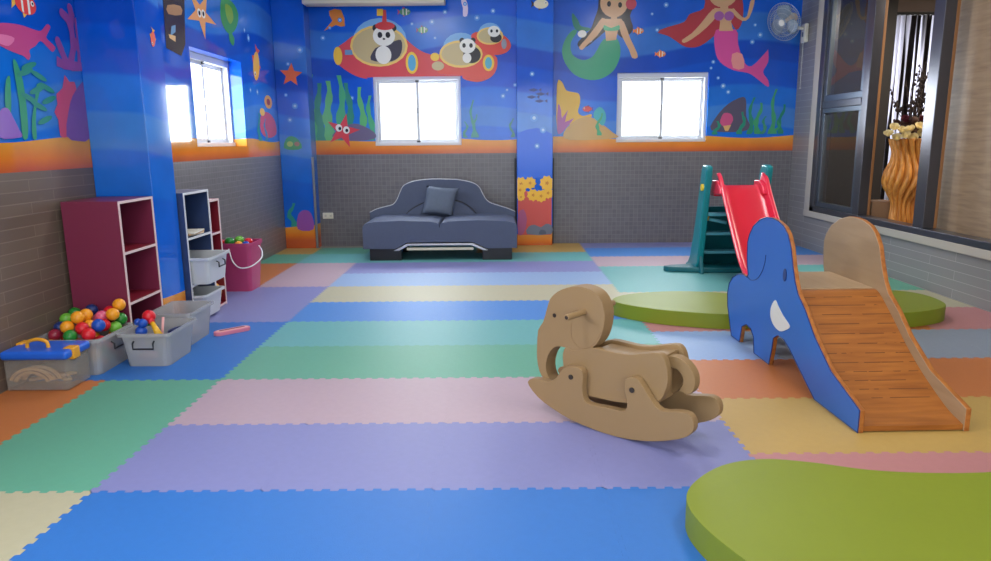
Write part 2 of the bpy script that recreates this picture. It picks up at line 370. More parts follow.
def rose(name, c, r, m):
    bm = bmesh.new()
    for L_, (rr, n, til) in enumerate(((.35, 3, .2), (.6, 5, .5), (.9, 6, .9))):
        for k in range(n):
            a = 2*PI*k/n+L_*.5
            v = []
            for i in range(4):
                for j in range(4):
                    s = (j-1.5)/1.5; h = i/3
                    ang = a+s*PI/n*1.1; q = r*rr*(.35+.65*h**.6)+(r*.12*h*h if L_ == 2 else 0)
                    v.append(bm.verts.new((q*math.cos(ang), q*math.sin(ang), r*(1.2*h*(1-.25*s*s)-.4)*(1-.25*L_*.5))))
            for i in range(3):
                for j in range(3): bm.faces.new((v[i*4+j], v[i*4+j+1], v[i*4+j+5], v[i*4+j+4]))
    ball(bm, (0, 0, -.05*r), r*.5, .8, 2)
    o = obj(name, bm, m, bq, smooth=True); o.location = c; o.rotation_euler = (R.uniform(.5, 1.1), R.uniform(-.3, .3), R.uniform(-.8, .5)); return o
for k, (dx, dz) in enumerate(((-.15, .03), (-.10, .0), (-.055, .015), (-.01, .0), (.035, .03), (.08, .01), (.12, .035), (-.125, .08), (-.03, .065), (.02, .085), (.085, .08), (.135, .10), (-.07, .055), (.05, .055))):
    rose('rose', (dx*1.45-.02, -.12-dx*.35+R.uniform(-.02, .02), dz*1.15), .042, cream)
for k in range(5): rose('dark_rose', (-.16+.075*k, -.05, .13+.03*(k % 2)), .042, wine if k % 2 else dbr)
bm = bmesh.new(); 
for k in range(26):
    a = R.uniform(0, 2*PI); q = R.uniform(0, .11); ball(bm, (q*math.cos(a), q*math.sin(a), R.uniform(.02, .16)), R.uniform(.025, .05), .8, 1)
obj('dried_foliage', bm, dbr, bq)
for k in range(22):
    a = R.uniform(0, 2*PI); q = R.uniform(.04, .24); h = R.uniform(.28, .66)
    p = [(0, 0, 0), (q*.4*math.cos(a), q*.4*math.sin(a), h*.4), (q*math.cos(a)+R.uniform(-.02, .02), q*math.sin(a), h*.75), (q*1.2*math.cos(a), q*1.2*math.sin(a), h)]
    bm = bmesh.new(); pp = cr(p, 4, False); tube(bm, pp, [.003]*len(pp), 5)
    for s in range(10):
        c_ = Vector(pp[R.randrange(4, len(pp))]); ball(bm, c_+Vector((R.uniform(-.015, .015), R.uniform(-.015, .015), R.uniform(-.02, .02))), R.uniform(.005, .014), 1.5, 1)
    obj('dried_twig', bm, mat('dark_twig', (52, 38, 34), .8), bq)
bxo = obj('side_box', bx(3.56, 3.80, 6.80, 7.02, .40, .60), mat('tan_board', (152, 120, 92), .6), bevel=.008); tag(bxo, 'low tan box beside the wooden vase behind the indoor window', 'box')

# ------------------------------------------------------------------ floor mats, each an interlocking tile
GX, GY = -1.435, 2.309
PT = .03
def seam(t0, t1, o):
    """2-D polyline (t, offset) between t0 and t1 on a seam whose tooth grid starts at o"""
    n0 = round((t0-o)/PT+.001); out = [(t0, 0)]; n = math.ceil((t0-o)/PT-1e-6); t = o+n*PT
    while t+PT <= t1+1e-6:
        s = .0075 if n % 2 else -.0075
        out += [(t+.001, 0), (t-.001+.002, s), (t+PT+.001-.002, s)]; t += PT; n += 1
    out.append((t1, 0)); return out
def mat_tile(x0, x1, y0, y1, teeth):
    S, E_, N_, W_ = teeth
    p = []
    p += [(a, y0+d) for a, d in (seam(x0, x1, GX) if S else [(x0, 0), (x1, 0)])][:-1]
    p += [(x1+d, a) for a, d in (seam(y0, y1, GY) if E_ else [(y0, 0), (y1, 0)])][:-1]
    p += [(a, y1+d) for a, d in reversed(seam(x0, x1, GX) if N_ else [(x0, 0), (x1, 0)])][:-1]
    p += [(x0+d, a) for a, d in reversed(seam(y0, y1, GY) if W_ else [(y0, 0), (y1, 0)])][:-1]
    return p
FC = {'blue': (46, 110, 186), 'purple': (126, 128, 178), 'pink': (176, 152, 163), 'green': (94, 160, 134), 'teal': (98, 164, 164), 'cream': (176, 170, 142),
      'light blue': (136, 162, 200), 'yellow': (184, 150, 82), 'orange': (188, 112, 60), 'grey-blue': (136, 146, 160), 'salmon pink': (182, 124, 124), 'sky blue': (70, 128, 198)}
def foam(c):
    k = 'foam_'+c.replace(' ', '_').replace('-', '_')
    return mat(k, FC[c], .5, .4, var=.05, bump=.35, bscale=260)
ORD = ['leftmost', 'second', 'third', 'fourth', 'fifth', 'sixth']
def lay(x0, x1, y0, y1, teeth, colr, label, group):
    pts = mat_tile(x0, x1, y0, y1, teeth); cx, cy = (x0+x1)/2, (y0+y1)/2
    bm = bmesh.new(); k = .9993
    pts = [((x-cx)*k, (y-cy)*k) for x, y in pts]
    cl = [pts[0]]
    for q in pts[1:]:
        if abs(q[0]-cl[-1][0])+abs(q[1]-cl[-1][1]) > 1e-5: cl.append(q)
    prism(bm, cl, xy(0), xy(-.012), extra=[(x*(x1-x0)*.5, y*(y1-y0)*.5) for x in (-.85, -.4, 0, .4, .85) for y in (-.85, -.4, 0, .4, .85)])
    o = obj('foam_mat', bm, foam(colr)); o.location = (cx, cy, 0)
    tag(o, label, 'foam mat', group)
main_rows = [(-2, 'blue', 'in the blue row cut off by the photo bottom'), (-1, 'blue', 'in the nearest blue row'), (0, 'purple', 'in the nearest purple row'), (1, 'pink', 'in the pink row running under the rocking elephant'),
  (2, 'green', 'in the green row left of the rocking elephant'), (3, 'teal', 'in the pale teal row behind the green row'), (4, 'sky blue', 'in the narrow-looking blue row in mid room'),
  (5, 'cream', 'in the cream row in mid room'), (6, 'light blue', 'in the pale blue row before the sofa'), (7, 'purple', 'in the pale purple row before the sofa'), (8, 'teal', 'in the teal row under the sofa'), (9, 'yellow', 'in the yellow row behind the sofa')]
for j, c_, d in main_rows:
    for i in range(4):
        y1 = GY+.6*(j+1) if j < 9 else 8.385
        if j == 9: c2 = 'yellow' if i >= 2 else 'teal'
        else: c2 = c_
        lay(GX+.6*i, GX+.6*(i+1), GY+.6*j, y1, (j > -2, True, j < 9, True), c2, '%s foam mat, %s from left %s' % (c2, ORD[i], d), 'interlocking floor mats of the middle block')
left_rows = [(-2, 'cream', 'cream', 'below the nearest cream mat at the left'), (-1, 'cream', 'orange', 'beside the nearest blue row'), (0, 'green', 'orange', 'beside the nearest purple row'), (1, 'green', 'orange', 'beside the pink row, before the toy boxes'),
  (2, 'blue', 'blue', 'beside the near green row, by the open toy boxes'), (3, 'blue', 'blue', 'beside the teal row, under the little pink toy'), (4, 'purple', 'purple', 'beside the mid-room blue row'), (5, 'purple', 'purple', 'beside the cream row, in front of the pink bucket'),
  (6, 'pink', 'orange', 'right beside the pink bucket'), (7, 'pink', 'orange', 'one behind the pink bucket'), (8, 'teal', 'green', 'beside the sofa front'), (9, 'green', 'yellow', 'at the foot of the corner column')]
for j, c1, c2, d in left_rows:
    y1 = GY+.6*(j+1) if j < 9 else 8.165
    lay(GX-.6, GX, GY+.6*j, y1, (j > -2, True, j < 9, True), c1, '%s foam floor mat %s' % (c1, d), 'interlocking floor mats of the left block')
    lay(-2.445, GX-.6, GY+.6*j, y1, (j > -2, True, j < 9, False), c2, '%s foam mat at left wall, %s' % (c2, d), 'interlocking floor mats of the left block')
right_rows = [(-2, ['salmon pink']*4, 'under the near green cushion'), (-1, ['salmon pink']*4, 'in the row behind the near cushion'), (0, ['yellow']*4, 'in the row at the elephant slide foot'),
  (1, ['orange']*4, 'in the row beside the elephant slide'), (2, ['light blue', 'grey-blue', 'grey-blue', 'grey-blue'], 'in the row before the far cushion'), (3, ['salmon pink', 'orange', 'orange', 'salmon pink'], 'in the row under the far cushion'),
  (4, ['cream']*4, 'in the row behind the far cushion'), (5, ['teal', 'teal', 'green', 'green'], 'in the row in front of the red slide'), (6, ['teal']*4, 'in the row under the red slide'),
  (7, ['pink']*4, 'in the row behind the red slide'), (8, ['sky blue']*4, 'in the far blue row'), (9, ['purple']*4, 'in the last row at the back wall')]
for k, cs, d in right_rows:
    y0 = GY+.27+.6*k; y1 = y0+.6 if k < 9 else 8.385
    for i in range(4):
        x0 = GX+.6*(4+i); x1 = x0+.6 if i < 3 else 3.41
        lay(x0, x1, y0, y1, (k > -2, i < 3, k < 9, True), cs[i], '%s foam mat, %s from left %s' % (cs[i], ORD[i], d), 'interlocking floor mats of the right block')

# ------------------------------------------------------------------ painted mural figures (flat, they are paint)
PC = {}
def paint(c):
    k = 'paint_%d_%d_%d' % c
    return mat(k, c, .2, .45)
class Mural:
    def __init__(s, name, label, P):
        s.root = thing(name, label, 'mural'); s.P = P; s.n = 0
    def fig(s, name, shapes, label=None):
        bm = bmesh.new(); ms = []
        for L_, (c, pts) in enumerate(shapes):
            m = paint(c)
            if m not in ms: ms.append(m)
            d = .0022+.0004*L_+.00022*(s.n % 30)
            V, T, _ = fill(pts); vs = [bm.verts.new(s.P(p[0], p[1], d)) for p in V]
            for t in T: bm.faces.new([vs[i] for i in t]).material_index = ms.index(m)
        s.n += 1
        me = bpy.data.meshes.new(name); bm.to_mesh(me); bm.free()
        o = link(name, me, ms, s.root)
        if label: o['label'] = label
        return o
def el(c, rx, rz, n=20, rot=0):
    return [(c[0]+rx*math.cos(t)*math.cos(rot)-rz*math.sin(t)*math.sin(rot), c[1]+rx*math.cos(t)*math.sin(rot)+rz*math.sin(t)*math.cos(rot)) for t in (2*PI*k/n for k in range(n))]
def star(c, r, rot=0, q=.45, n=5, sx=1):
    return [(c[0]+sx*(r if k % 2 == 0 else r*q)*math.sin(rot+PI*k/n), c[1]+(r if k % 2 == 0 else r*q)*math.cos(rot+PI*k/n)) for k in range(2*n)]
def stalk(x, z0, z1, w, amp=.03, ph=0, n=12, lean=0):
    L_ = []; Rr = []
    for k in range(n+1):
        t = k/n; xx = x+amp*math.sin(ph+t*7)+lean*t; ww = w*(1-.65*t)*(1+.25*math.sin(t*20))
        L_.append((xx-ww, z0+(z1-z0)*t)); Rr.append((xx+ww, z0+(z1-z0)*t))
    return L_+Rr[::-1]
def bubbles(M, pts, r=.03):
    for i, p in enumerate(pts):
        q = r*(.6+.5*((i*37) % 10)/10)
        M.fig('bubble_painting', [((86, 150, 224), el(p, q, q)), ((190, 215, 245), el(p, q*.45, q*.45))])
GRN = (70, 168, 120); DGR = (40, 120, 100); RED = (206, 62, 66); CORAL = (232, 96, 84); YEL = (240, 196, 70); MAG = (196, 70, 150); SKIN = (214, 168, 130); WHT = (235, 232, 225); BLK = (36, 34, 42)
def fish(M, c, s, col, col2, flip=1, name='fish_painting', stripes=True, rot=0):
    def T(pts): return [(c[0]+flip*(x*math.cos(rot)-z*math.sin(rot))*s, c[1]+(x*math.sin(rot)+z*math.cos(rot))*s) for x, z in pts]
    sh = [(col2, T([(.7, 0), (1.3, .45), (1.2, 0), (1.3, -.45)])), (col2, T([(-.2, .5), (.3, .85), (.5, .4)])), (col2, T([(-.1, -.5), (.3, -.8), (.4, -.4)])), (col, T(el((0, 0), .95, .58, 18)))]
    if stripes: sh += [(WHT, T([(-.35, .5), (-.15, .55), (-.15, -.55), (-.35, -.5)])), (WHT, T([(.25, .52), (.42, .46), (.42, -.46), (.25, -.52)]))]
    sh += [(WHT, T(el((-.6, .12), .16, .16, 10))), (BLK, T(el((-.62, .12), .08, .08, 8)))]
    M.fig(name, sh)

# back wall, left panel: submarines with pandas
M1 = Mural('submarine_mural', 'undersea mural with red submarines and pandas on the back wall, left of the narrow pillar', lambda u, z, d: (u, YB-d, z))
hull = [(-1.836,2.158),(-1.798,2.244),(-1.704,2.308),(-1.611,2.372),(-1.462,2.424),(-1.248,2.444),(-1.081,2.399),(-0.983,2.302),(-0.85,2.203),(-0.727,2.159),(-0.637,2.125),(-0.605,2.038),(-0.642,1.951),(-0.392,1.937),(-0.392,1.926),(-1.393,1.924),(-1.462,1.903),(-1.598,1.937),(-1.73,2.015),(-1.817,2.092)]
dome = [(-1.323,2.261)]; head = [(-1.262,2.369)]; tum = [(-1.276,2.164)]
M1.fig('submarine_painting', [((120, 175, 225), el([(-1.309,2.326)][0], .30, .235)), ((214, 78, 84), cr(hull, 3)), ((236, 200, 110), el(dome[0], .325, .225)), ((196, 176, 130), el(dome[0], .30, .20)),
   ((70, 66, 80), cr([(-1.42,2.111),(-1.381,2.219),(-1.311,2.261),(-1.174,2.303),(-1.072,2.324),(-1.065,2.216),(-1.113,2.13),(-1.228,2.087)], 3)), (WHT, el(tum[0], .09, .10)), (BLK, el([(-1.349,2.455)][0], .04, .04)), (BLK, el([(-1.158,2.454)][0], .04, .04)), (WHT, el(head[0], .125, .11)),
   (BLK, el([(-1.307,2.38)][0], .027, .033)), (BLK, el([(-1.217,2.379)][0], .027, .033)), (BLK, el([(-1.263,2.336)][0], .015, .01)), (RED, el([(-1.247,2.476)][0], .11, .045)), (RED, [(-1.28,2.487),(-1.224,2.486),(-1.229,2.646),(-1.263,2.646)]), (YEL, [(-1.332,2.583),(-1.265,2.583),(-1.262,2.657),(-1.329,2.658)]),
   (YEL, el([(-1.791,2.157)][0], .05, .10)), ((110, 150, 190), [(-1.709,2.222),(-1.63,2.221),(-1.621,2.167),(-1.711,2.168)]), (YEL, el([(-0.956,2.074)][0], .07, .12)), ((90, 170, 210), el([(-0.956,2.074)][0], .045, .09))])
hull2 = [(-0.66,2.147),(-0.59,2.212),(-0.499,2.243),(-0.318,2.274),(-0.206,2.251),(-0.127,2.207),(-0.048,2.163),(0.008,2.119),(0.007,2.021),(-0.028,1.945),(-0.097,1.891),(-0.211,1.859),(-0.347,1.882),(-0.392,1.915),(-0.392,1.937),(-0.642,1.951),(-0.673,2.038)]
M1.fig('submarine_painting', [((120, 175, 225), el([(-0.398,2.242)][0], .20, .155)), ((222, 84, 74), cr(hull2, 3)), ((236, 200, 110), el([(-0.399,2.166)][0], .245, .15)), ((196, 176, 130), el([(-0.399,2.166)][0], .22, .125)),
   (BLK, el([(-0.275,2.155)][0], .10, .09)), (WHT, el([(-0.332,2.122)][0], .05, .055)), (BLK, el([(-0.385,2.312)][0], .03, .03)), (BLK, el([(-0.261,2.311)][0], .03, .03)), (WHT, el([(-0.324,2.252)][0], .09, .08)), (BLK, el([(-0.363,2.258)][0], .02, .025)), (BLK, el([(-0.284,2.257)][0], .02, .025)),
   (YEL, el([(-0.089,2.066)][0], .065, .09)), ((90, 170, 190), el([(-0.089,2.066)][0], .04, .065)), (YEL, el([(-0.694,2.137)][0], .05, .045)), ((200, 180, 140), el([(-0.662,2.038)][0], .07, .05))])
hull3 = [(-0.283,2.349),(-0.226,2.402),(-0.136,2.391),(0.044,2.378),(0.133,2.324),(0.167,2.248),(0.121,2.183),(0.019,2.152),(-0.094,2.164),(-0.183,2.229)]
M1.fig('submarine_painting', [((120, 175, 225), el([(-0.069,2.39)][0], .13, .11)), ((222, 74, 64), cr(hull3, 3)), ((236, 200, 110), el([(-0.069,2.358)][0], .15, .095)), ((196, 176, 130), el([(-0.069,2.358)][0], .13, .078)),
   (BLK, el([(-0.002,2.336)][0], .065, .05)), (WHT, el([(-0.024,2.406)][0], .07, .06)), (BLK, el([(-0.052,2.411)][0], .014, .018)), (BLK, el([(0.01,2.411)][0], .014, .018)), ((150, 150, 160), el([(0.088,2.27)][0], .03, .055))])
M1.fig('kite_fish_painting', [((232, 140, 60), cr([(-1.867,2.641),(-1.732,2.651),(-1.696,2.48),(-1.797,2.491),(-1.839,2.545)], 2)), ((232, 140, 60), [(-1.827,2.545),(-1.935,2.429),(-1.797,2.491)])])
fish(M1, [(-1.017,2.623)][0], .065, (90, 150, 110), (200, 80, 130), -1); fish(M1, [(-0.821,2.429)][0], .06, (100, 160, 110), (150, 80, 120), -1)
M1.fig('jellyfish_painting', [((225, 205, 225), cr([(-0.388,2.744),(-0.333,2.744),(-0.312,2.659),(-0.324,2.574),(-0.369,2.574),(-0.368,2.659)], 2))])
for i, (x, y0, y1, w) in enumerate(((313, 128, 76, .055), (320, 130, 84, .06), (329, 128, 82, .065), (341, 130, 77, .06), (348, 128, 84, .055), (360, 130, 88, .05), (368, 128, 96, .04))):
    xx = (-2.05+(x-319)*.01215); zb = 1.22; zt = 1.22+(138-y1)*.0119
    M1.fig('seaweed_painting', [(((76, 170, 120), (52, 140, 120), (96, 180, 112))[i % 3], stalk(xx, zb, zt, w, .02, i))])
for x, zt, w in ((.0, 1.66, .022), (.03, 1.50, .02), (-.08, 1.42, .02), (.17, 1.45, .02)): M1.fig('seaweed_painting', [((48, 140, 130), stalk(x-.28 if x < .1 else x, 1.24, zt, w, .02, x*40))])
c = [(-1.776,1.327)][0]
M1.fig('rock_painting', [((110, 100, 130), cr([(-1.906,1.271),(-1.75,1.383),(-1.599,1.404),(-1.419,1.312),(-1.422,1.233),(-1.701,1.213)], 3))])
M1.fig('starfish_painting', [((214, 66, 76), star(c, .20, .25, .38)), (WHT, el([(-1.82,1.361)][0], .038, .042)), (WHT, el([(-1.735,1.337)][0], .038, .042)), (BLK, el([(-1.809,1.355)][0], .017, .02)), (BLK, el([(-1.73,1.332)][0], .017, .02))])
bubbles(M1, [(-1.866,2.46),(-1.95,2.353),(-1.749,2.544),(-0.943,2.494),(-0.718,2.514),(-0.57,2.619),(-0.345,2.701),(-0.213,2.552),(-0.033,2.624),(0.21,1.822),(0.119,1.768),(0.073,1.702),(-1.655,1.695),(-0.689,2.342)])

# back wall, right panel: mermaids
M2 = Mural('mermaid_mural', 'undersea mural with two mermaids on the back wall, right of the narrow pillar', lambda u, z, d: (u, YB-d, z))
hairb = [(1.14,2.645),(1.159,2.814),(1.29,2.918),(1.469,2.874),(1.541,2.684),(1.5,2.557),(1.538,2.408),(1.416,2.323),(1.301,2.431),(1.168,2.347),(1.035,2.24),(0.945,2.219),(0.922,2.284),(1.055,2.412),(1.098,2.518)]
M2.fig('mermaid_painting', [((40, 34, 46), cr(hairb, 3)), ((38, 128, 110), cr([(0.851,2.595),(0.919,2.52),(0.953,2.456),(1.054,2.433),(1.033,2.401),(0.92,2.402),(0.863,2.467)], 3)),
   ((60, 158, 122), cr([(1.203,2.303),(1.303,2.345),(1.384,2.28),(1.399,2.128),(1.334,1.977),(1.211,1.89),(1.064,1.869),(0.892,1.926),(0.778,2.058),(0.742,2.199),(0.786,2.329),(0.864,2.414),(0.909,2.392),(0.843,2.285),(0.856,2.155),(0.97,2.089),(1.082,2.12),(1.148,2.217)], 3)),
   (SKIN, [(1.198,2.528),(1.411,2.526),(1.369,2.409),(1.349,2.302),(1.237,2.292),(1.223,2.41)]), (SKIN, cr([(1.187,2.539),(1.233,2.496),(1.135,2.347),(1.024,2.251),(0.968,2.197),(0.934,2.23),(1.011,2.316),(1.121,2.454)], 2)), (SKIN, cr([(1.366,2.527),(1.434,2.494),(1.506,2.322),(1.59,2.159),(1.591,2.105),(1.535,2.106),(1.499,2.193),(1.404,2.366)], 2)),
   ((60, 170, 120), cr([(1.211,2.464),(1.29,2.431),(1.379,2.462),(1.38,2.409),(1.291,2.399),(1.212,2.41)], 2)), (SKIN, [(1.286,2.602),(1.353,2.601),(1.355,2.527),(1.288,2.527)]), (SKIN, el([(1.318,2.697)][0], .155, .155)), (BLK, el([(1.262,2.687)][0], .022, .03)), (BLK, el([(1.385,2.675)][0], .022, .03)), ((200, 70, 90), el([(1.508,2.684)][0], .06, .06)), (WHT, el([(0.966,2.37)][0], .05, .04))],
   'mermaid with long dark hair and curled green tail')
hairr = [(2.323,2.635),(2.337,2.824),(2.509,2.927),(2.691,2.842),(2.756,2.673),(2.756,2.482),(2.694,2.397),(2.598,2.505),(2.471,2.356),(2.298,2.229),(2.14,2.219),(2.025,2.285),(1.933,2.34),(1.808,2.384),(1.929,2.436),(2.106,2.488),(2.17,2.572)]
M2.fig('mermaid_painting', [((178, 62, 72), cr(hairr, 3)), ((214, 84, 156), cr([(2.469,2.399),(2.694,2.397),(2.724,2.246),(2.803,2.051),(2.896,2.006),(3.045,2.157),(3.066,2.178),(3.075,2.048),(3.025,1.939),(3.087,1.851),(3.092,1.774),(2.95,1.874),(2.856,1.93),(2.684,1.964),(2.532,2.053),(2.469,2.184)], 3)),
   ((232, 150, 150), cr([(2.663,2.139),(2.776,2.138),(2.807,1.985),(2.682,1.986)], 2)), (SKIN, [(2.435,2.634),(2.67,2.621),(2.633,2.483),(2.661,2.387),(2.503,2.388),(2.51,2.484)]), (SKIN, cr([(2.424,2.623),(2.483,2.569),(2.356,2.421),(2.204,2.305),(2.116,2.263),(2.092,2.295),(2.201,2.369),(2.308,2.486)], 2)), (SKIN, cr([(2.647,2.632),(2.753,2.535),(2.808,2.545),(2.833,2.693),(2.874,2.756),(2.879,2.672),(2.832,2.524),(2.755,2.493),(2.651,2.568)], 2)),
   ((170, 100, 170), el([(2.495,2.548)][0], .055, .05)), ((170, 100, 170), el([(2.607,2.547)][0], .055, .05)), (SKIN, [(2.498,2.717),(2.587,2.717),(2.592,2.622),(2.503,2.622)]), (SKIN, el([(2.528,2.78)][0], .16, .14)), (BLK, el([(2.472,2.781)][0], .02, .028)), (BLK, el([(2.583,2.78)][0], .02, .028))],
   'mermaid with flowing red hair and pink tail')
fish(M2, [(1.605,2.396)][0], .055, (238, 130, 60), (238, 130, 60), -1, 'clownfish_painting'); fish(M2, [(1.861,2.146)][0], .055, (238, 130, 60), (238, 130, 60), -1, 'clownfish_painting')
M2.fig('coral_painting', [((224, 176, 62), cr([(0.689,1.829),(0.745,1.85),(0.792,1.762),(0.861,1.739),(0.941,1.716),(0.954,1.616),(0.932,1.516),(0.99,1.471),(1.082,1.492),(1.071,1.448),(0.934,1.404),(0.784,1.36),(0.693,1.316)], 3))])
M2.fig('coral_painting', [((170, 84, 160), cr([(0.693,1.316),(0.702,1.607),(0.737,1.54),(0.749,1.45),(0.817,1.539),(0.784,1.405),(0.887,1.449),(0.796,1.338),(0.728,1.27)], 2))])
M2.fig('sand_heap_painting', [((200, 158, 96), cr([(0.774,1.293),(0.91,1.427),(1.071,1.459),(1.21,1.379),(1.327,1.288),(1.375,1.219),(0.844,1.202)], 3))])
fish(M2, [(1.035,1.549)][0], .055, RED, (90, 60, 150), 1, stripes=False)
M2.fig('sea_fan_painting', [((52, 168, 176), cr([(1.116,1.514),(1.172,1.57),(1.23,1.536),(1.255,1.446),(1.222,1.356),(1.164,1.402),(1.117,1.447)], 2))])
M2.fig('rock_painting', [((86, 82, 104), cr([(2.467,1.3),(2.517,1.446),(2.647,1.59),(2.803,1.666),(2.851,1.621),(2.861,1.454),(2.915,1.319),(2.756,1.275)], 3))])
M2.fig('coral_painting', [((196, 84, 130), cr([(2.575,1.434),(2.607,1.49),(2.687,1.478),(2.714,1.41),(2.672,1.343),(2.615,1.333),(2.567,1.378)], 2)), ((214, 170, 110), [(2.603,1.344),(2.694,1.355),(2.663,1.287),(2.629,1.288)])])
for i, (px, zt, w) in enumerate(((744, 1.66, .03), (751, 1.60, .035), (736, 1.50, .03), (765, 1.75, .03), (773, 1.58, .03), (770, 1.40, .025), (757, 1.45, .025), (598, 1.5, .025), (712, 1.40, .03))):
    xx = 1.387+(px-617)*.01193
    M2.fig('seaweed_painting', [(((40, 140, 116), (60, 160, 110))[i % 2], stalk(xx, 1.25, zt, w, .02, i*2, lean=.03))])
bubbles(M2, [(1.745,2.576),(1.898,2.67),(1.807,2.405),(2.518,1.878),(2.579,1.79),(2.64,1.723),(2.903,2.448),(2.966,2.341),(2.881,2.266),(2.453,2.054),(2.433,1.988),(1.057,2.305)])

# narrow pillar front
M3 = Mural('coral_pillar_mural', 'blue sea mural with yellow and red corals on the narrow pillar beside the sofa', lambda u, z, d: (u, 8.25-d, z))
fish(M3, [(0.495,2.667)][0], .085, (230, 220, 190), (60, 50, 50), -1, stripes=False)
for q in [(0.419,1.755),(0.498,1.711),(0.397,1.679),(0.487,1.634)]: M3.fig('small_fish_painting', [((24, 60, 130), cr([(q[0]-.06, q[1]), (q[0], q[1]+.018), (q[0]+.05, q[1]), (q[0]+.08, q[1]+.02), (q[0]+.08, q[1]-.02), (q[0]+.05, q[1]), (q[0], q[1]-.018)], 2))])
M3.fig('dune_painting', [((18, 100, 220), cr([(.235, .78), (.235, 1.28), (.33, 1.32), (.45, 1.34), (.55, 1.31), (.625, 1.27), (.625, .78)], 1))])
M3.fig('coral_painting', [((206, 84, 78), [(.235, .12), (.625, .12), (.625, .62), (.52, .60), (.45, .56), (.38, .62), (.30, .64), (.235, .58)])])
M3.fig('coral_painting', [((170, 86, 130), cr([(.236, .14), (.30, .14), (.34, .3), (.30, .42), (.236, .36)], 2))])
for q, s in (([(0.272,0.71)][0], .085), ([(0.375,0.721)][0], .075), ([(0.57,0.719)][0], .09), ([(0.41,0.583)][0], .075), ([(0.502,0.571)][0], .075), ([(0.582,0.605)][0], .07), ([(0.271,0.562)][0], .05), ([(0.26,0.642)][0], .07)):
    M3.fig('coral_flower_painting', [((240, 184, 60), [(min(max(a_, .229), .631), z_) for a_, z_ in star(q, s, .3, .8, 9)]), ((206, 130, 46), star(q, s*.32, .3, .5, 5))])
M3.fig('rock_painting', [((110, 116, 134), cr([(.34, .13), (.36, .22), (.43, .24), (.50, .21), (.56, .25), (.624, .23), (.624, .13)], 2)), ((84, 90, 110), cr([(.48, .13), (.50, .18), (.55, .17), (.56, .13)], 2))])
bubbles(M3, [(0.397,1.928),(0.42,1.449),(0.522,1.315),(0.454,1.138)], .045)

# corner column front
M4 = Mural('starfish_column_mural', 'blue sea mural with orange starfish and turtle on the far left corner column', lambda u, z, d: (u, 8.17-d, z))
M4.fig('starfish_painting', [((232, 104, 62), star([(-2.273,1.934)][0], .13, .1, .45))])
M4.fig('turtle_painting', [((60, 150, 110), cr([(-2.402,1.141),(-2.373,1.241),(-2.304,1.273),(-2.228,1.228),(-2.199,1.139),(-2.302,1.118)], 2)), ((160, 190, 120), el([(-2.332,1.185)][0], .035, .03)), ((160, 120, 120), el([(-2.253,1.184)][0], .03, .025))])
M4.fig('seaweed_painting', [((50, 150, 140), stalk(-2.36, .25, .52, .04, .03, 1))]); M4.fig('coral_painting', [((150, 84, 170), cr([(-2.3, .22), (-2.29, .38), (-2.22, .44), (-2.14, .40), (-2.12, .22)], 3))])
bubbles(M4, [(-2.342,1.72),(-2.249,1.6),(-2.315,1.449),(-2.298,2.051),(-2.157,2.198)], .035)

# left wall beyond the big pillar
M5 = Mural('window_wall_mural', 'undersea mural around the left wall window', lambda u, z, d: (XL+d, u, z))
fish(M5, [(7.545,1.969)][0], .16, (240, 180, 70), (226, 90, 60), 1, stripes=False, rot=1.2)
M5.fig('starfish_painting', [((230, 160, 100), star([(6.231,2.253)][0], .20, .5, .35, sx=1.6)), (WHT, el([(6.191,2.255)][0], .04, .035)), (WHT, el([(6.273,2.261)][0], .04, .035)), (BLK, el([(6.191,2.255)][0], .02, .02)), (BLK, el([(6.273,2.261)][0], .02, .02))])
M5.fig('turtle_painting', [((64, 150, 84), cr([(6.74,2.474),(6.987,2.485),(7.125,2.402),(7.042,2.263),(6.846,2.182),(6.69,2.245),(6.668,2.36)], 3)), ((130, 170, 70), cr([(6.803,2.435),(6.949,2.426),(6.982,2.343),(6.891,2.276),(6.804,2.332)], 3)), ((64, 150, 84), cr([(6.853,2.218),(6.968,2.163),(6.926,2.086),(6.834,2.127)], 2))])
M5.fig('anemone_painting', [((206, 84, 110), cr([(7.556,1.311),(7.556,1.452),(7.699,1.518),(7.899,1.505),(8.057,1.425),(8.065,1.295),(7.774,1.25)], 3)), ((236, 170, 80), el([(7.858,1.629)][0], .13, .07)), ((160, 60, 60), el([(7.858,1.629)][0], .06, .035)), ((236, 190, 90), el([(7.634,1.516)][0], .08, .04))])
M5.fig('treasure_chest_painting', [((52, 44, 52), [(5.537,2.291),(5.921,2.336),(5.86,1.967),(5.766,1.866),(5.516,1.895)]), ((170, 130, 96), cr([(5.6,2.212),(5.83,2.246),(5.833,2.18),(5.603,2.149)], 2)), ((110, 150, 190), [(5.636,2.068),(5.708,2.087),(5.697,2.034),(5.603,1.992)]), ((220, 180, 130), [(5.572,2.002),(5.69,2.004),(5.681,1.959),(5.583,1.975)])])
M5.fig('seaweed_painting', [((40, 140, 150), stalk(7.5, 1.22, 1.5, .05, .03, 2))]); M5.fig('seaweed_painting', [((60, 130, 180), stalk(7.7, 1.22, 1.45, .04, .03, 0))])
bubbles(M5, [(7.262,2.277),(7.362,2.217),(7.519,1.711),(7.31,1.716)], .04)

